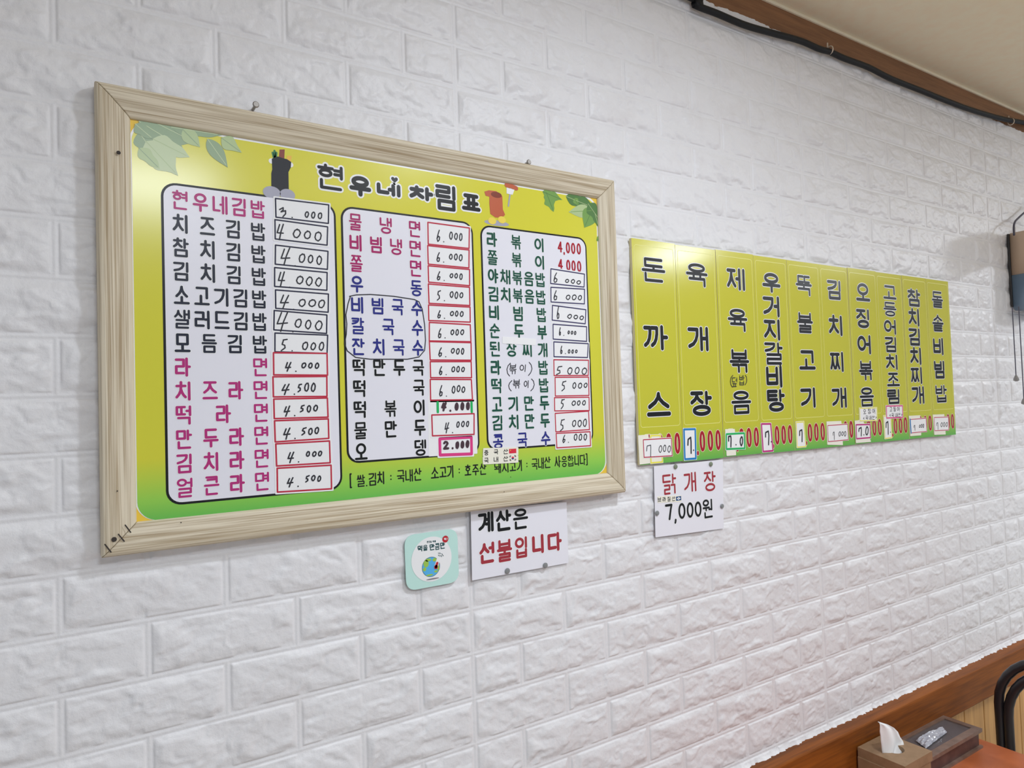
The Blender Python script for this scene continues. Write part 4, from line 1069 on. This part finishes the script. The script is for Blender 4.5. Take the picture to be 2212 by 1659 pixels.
for (px0, py0, px1, py1) in ((2187, 672, 2196, 812), (2201, 670, 2212, 862)):
    a, c = at(px0, py0, .05), at(px1, py1, .05)
    b = MB(); b.tube([(a[0], -.05, a[1] + .012), (a[0], -.05, c[1])], .0016, 8); cd_ = b.build('pull_cord', M['cord'], fan)
    b = MB(); b.lathe((a[0] , -.05, c[1] - .018), [(.003, 0), (.0085, .003), (.0075, .010), (.003, .02)], 'z', 14); b.build('pull_knob', mat('clear_knob', alb(120, 118, 116), .2, .6), cd_, smooth=False)
a0, a1, a2, a3 = at(2190, 500, .05), at(2191, 483, .04), at(2203, 468, .03), at(2235, 440, .03)
b = MB(); b.tube(smooth_path([(a0[0], -.05, a0[1] - .012), (a1[0], -.04, a1[1]), (a2[0], -.03, a2[1]), (a3[0], -.03, a3[1])]), .0032, 8)
b.build('power_lead', M['cord'], fan, smooth=True)

# ------------------------------------------------------------------ table, tissue box, cutlery case, chair
TZ = .752
M['tabletop'] = noisy('orange_brown_laminate', alb(166, 92, 54), alb(156, 84, 50), 20, .35)
M['tableleg'] = mat('dark_steel_leg', alb(50, 48, 48), .4, .5, .6)
tb = empty('dining_table', (.95, -.45, 0)); tag(tb, 'orange-brown dining table pushed up to the wooden wall ledge', 'table')
b = MB(); R_ = rrect(.37, -.74, 1.515, -.050, .03, 5)
n = len(R_)
b.face([(x, y, TZ) for x, y in R_]); b.face([(x, y, TZ - .028) for x, y in reversed(R_)])
for i in range(n):
    p, q = R_[i], R_[(i + 1) % n]; b.face([(p[0], p[1], TZ - .028), (q[0], q[1], TZ - .028), (q[0], q[1], TZ), (p[0], p[1], TZ)])
b.build('tabletop', M['tabletop'], tb, bevel=.003)
for x in (.45, 1.43):
    for y in (-.66, -.12):
        b = MB(); b.tube([(x, y, 0), (x, y, TZ - .028)], .018, 14); b.build('leg', M['tableleg'], tb, smooth=False)

M['kraft'] = noisy('brown_leatherette', alb(136, 110, 84), alb(126, 102, 76), 60, .5)
bz1 = .84; bxa, bxb, bya, byb = 1.040, 1.166, -.166, -.048
tbx = empty('tissue_box', ((bxa + bxb) / 2, (bya + byb) / 2, TZ)); tag(tbx, 'square brown tissue box on the table against the ledge', 'tissue box')
b = MB(); b.box(bxa + .002, bxb - .002, bya + .002, byb - .002, TZ, TZ + .066); b.build('body', M['kraft'], tbx, bevel=.002)
b = MB()
# lid with an oval opening
lc = ((bxa + bxb) / 2 + .002, (bya + byb) / 2 - .002); N = 32; z = bz1
out = []; inn = []
for k in range(N):
    a = 2 * math.pi * k / N + math.pi / 4
    dx, dy = math.cos(a), math.sin(a); s = 1 / max(abs(dx), abs(dy))
    out.append((lc[0] + dx * s * .0615, lc[1] + dy * s * .0575)); inn.append((lc[0] + dx * .024, lc[1] + dy * .021))
for k in range(N):
    j = (k + 1) % N
    b.face([(*inn[k], z), (*out[k], z), (*out[j], z), (*inn[j], z)])
    b.face([(*out[k], z - .022), (*out[j], z - .022), (*out[j], z), (*out[k], z)])
    b.face([(*inn[j], z - .012), (*inn[k], z - .012), (*inn[k], z), (*inn[j], z)])
b.build('lid', M['kraft'], tbx)
b = MB(); b.box(lc[0] - .05, lc[0] + .05, lc[1] - .045, lc[1] + .045, TZ + .0665, TZ + .068); b.build('inner_shade_sheet', M['darkgap'], tbx)  # dark sheet under the opening, standing in for the shade inside the box
# tissue
M['tissue'] = mat('white_tissue', alb(222, 220, 226), .8, .2)
yy = lc[1] + .0
def onplane_y(px, py, y):
    r = ray(px, py); s = (y - CAM[1]) / r[1]; p = CAM + s * r; return (float(p[0]), y, float(p[2]))
sil = [((1898, 1562), (1902, 1561)), ((1898, 1566), (1922, 1567)), ((1899, 1573), (1935, 1574)), ((1900, 1580), (1942, 1582)), ((1903, 1590), (1945, 1592)), ((1905, 1600), (1950, 1601)), ((1908, 1612), (1951, 1611)), ((1910, 1622), (1949, 1618)), ((1912, 1629), (1942, 1627)), ((1914, 1636), (1936, 1636))]
b = MB(); NU = 12; grid = []
for j, (p, q) in enumerate(sil):
    A, B_ = np.array(onplane_y(*p, yy)), np.array(onplane_y(*q, yy)); row = []
    fj = j / (len(sil) - 1)
    for i in range(NU + 1):
        u = i / NU; P = A * (1 - u) + B_ * u
        P = P + np.array([0, .006 * math.sin(u * 9 + fj * 2) * (.3 + fj) + .010 * (u - .5) * (1 - fj), 0])
        row.append(tuple(P))
    grid.append(row)
for j in range(len(sil) - 1):
    for i in range(NU): b.face([grid[j + 1][i], grid[j + 1][i + 1], grid[j][i + 1], grid[j][i]])
to = b.build('tissue', M['tissue'], smooth=True); so = to.modifiers.new('paper_thickness', 'SOLIDIFY'); so.thickness = .0006
tag(to, 'white paper tissue sticking up out of the brown box', 'tissue')

# cutlery case with clear lid
M['casewood'] = noisy('dark_brown_wood', alb(84, 60, 54), alb(70, 48, 44), 40, .4); M['caserim'] = noisy('greyish_brown_rim', alb(112, 90, 78), alb(96, 76, 66), 40, .3)
cxa, cxb, cya, cyb = 1.178, 1.462, -.137, -.0475; ctop = TZ + .048
case = empty('cutlery_case', ((cxa + cxb) / 2, (cya + cyb) / 2, TZ)); tag(case, 'long dark brown cutlery case with a clear lid, beside the tissue box', 'cutlery case')
b = MB(); b.box(cxa, cxb, cya, cya + .006, TZ, ctop - .006); b.box(cxa, cxb, cyb - .006, cyb, TZ, ctop - .006); b.box(cxa, cxa + .006, cya + .006, cyb - .006, TZ, ctop - .006); b.box(cxb - .006, cxb, cya + .006, cyb - .006, TZ, ctop - .006); b.box(cxa + .006, cxb - .006, cya + .006, cyb - .006, TZ, TZ + .006)
b.build('body', M['casewood'], case)
b = MB(); b.box(cxa - .006, cxb + .006, cya - .007, cya + .012, ctop - .006, ctop + .003); b.box(cxa - .006, cxb + .006, cyb - .010, cyb + .002, ctop - .006, ctop + .003); b.box(cxb - .012, cxb + .006, cya + .012, cyb - .010, ctop - .006, ctop + .003); b.box(cxa - .006, cxa + .012, cya + .012, cyb - .010, ctop - .006, ctop + .003)
b.build('rim', M['caserim'], case)
b = MB(); b.box(cxa - .006, cxb + .006, cya - .007, cya, TZ, TZ + .006); b.build('foot_strip', M['caserim'], case)
gm = mat('clear_plastic', (.20, .18, .19, 1), .1, .5); gm.node_tree.nodes['Principled BSDF'].inputs['Alpha'].default_value = .45
b = MB(); b.box(cxa + .010, cxb - .010, cya + .010, cyb - .008, ctop - .002, ctop + .0005); b.build('clear_lid', gm, case)

M['wrap'] = mat('crumpled_plastic', (.42, .42, .47, 1), .16, .8)
def onz(px, py, z):
    r = ray(px, py); t = (z - CAM[2]) / r[2]; p = CAM + t * r; return np.array([p[0], p[1], z])
wc = [onz(*p, ctop + .003) for p in ((1978, 1600), (2036, 1570), (2046, 1582), (2000, 1617))]
b = MB(); NU, NV = 26, 14; g_ = []
for i in range(NU + 1):
    row = []
    for j in range(NV + 1):
        u, v = i / NU, j / NV; P = (wc[0] * (1 - u) + wc[1] * u) * (1 - v) + (wc[3] * (1 - u) + wc[2] * u) * v
        hgt = .0008 + .007 * abs(math.sin(v * 9 + 1.6 * math.sin(u * 5))) * math.sin(math.pi * min(1, .15 + u * .85)) ** .6 + .0015 * random.random()
        P = P + np.array([random.uniform(-.0008, .0008), random.uniform(-.0008, .0008), hgt if 0 < j < NV and 0 < i < NU else .0006])
        row.append(tuple(P))
    g_.append(row)
for i in range(NU):
    for j in range(NV): b.face([g_[i][j], g_[i][j + 1], g_[i + 1][j + 1], g_[i + 1][j]])
wo = b.build('plastic_wrapper', M['wrap'], merge=True)
tag(wo, 'crumpled clear plastic on the lid of the dark cutlery case', 'plastic wrapper')

# chair beyond the table
M['blackmetal'] = mat('black_painted_metal', alb(28, 27, 30), .35, .5)
ch = empty('dining_chair', (1.82, -.33, 0)); tag(ch, 'black metal chair with a curved double-tube back beyond the table', 'chair')
xb = 1.63
def arch(y0, y1, ztop, r, rad):
    P = [(xb + .02, y0, 0), (xb + .01, y0, .42), (xb, y0, ztop - r)]
    for k in range(1, 9): a = math.pi / 2 * k / 8; P.append((xb, y0 - r * (1 - math.cos(a)), ztop - r + r * math.sin(a)))
    for k in range(0, 9): a = math.pi / 2 * k / 8; P.append((xb, y1 + r - r * math.sin(a), ztop - r + r * math.cos(a)))
    P += [(xb, y1, ztop - r), (xb + .01, y1, .42), (xb + .02, y1, 0)]
    return P
b = MB(); b.tube(arch(-.118, -.52, .972, .15, 0), .0125, 12); b.build('back_frame', M['blackmetal'], ch, smooth=True)
P = [(xb, -.140, .43), (xb, -.140, .79)] + [(xb, -.140 - .13 * (1 - math.cos(math.pi / 2 * k / 8)), .79 + .15 * math.sin(math.pi / 2 * k / 8)) for k in range(1, 9)]
P += [(xb, -.498 + .13 * (1 - math.sin(math.pi / 2 * k / 8)), .79 + .15 * math.cos(math.pi / 2 * k / 8)) for k in range(0, 9)] + [(xb, -.498, .43)]
b = MB(); b.tube(P, .0125, 12); b.build('inner_back_frame', M['blackmetal'], ch, smooth=True)
b = MB(); R_ = rrect(1.64, -.52, 2.04, -.118, .04, 5); n = len(R_)
b.face([(x, y, .455) for x, y in R_]); b.face([(x, y, .425) for x, y in reversed(R_)])
for i in range(n):
    p, q = R_[i], R_[(i + 1) % n]; b.face([(p[0], p[1], .425), (q[0], q[1], .425), (q[0], q[1], .455), (p[0], p[1], .455)])
b.build('seat', M['blackmetal'], ch)
for y in (-.15, -.49):
    b = MB(); b.tube([(2.02, y, 0), (2.0, y, .426)], .0125, 12); b.build('leg', M['blackmetal'], ch)
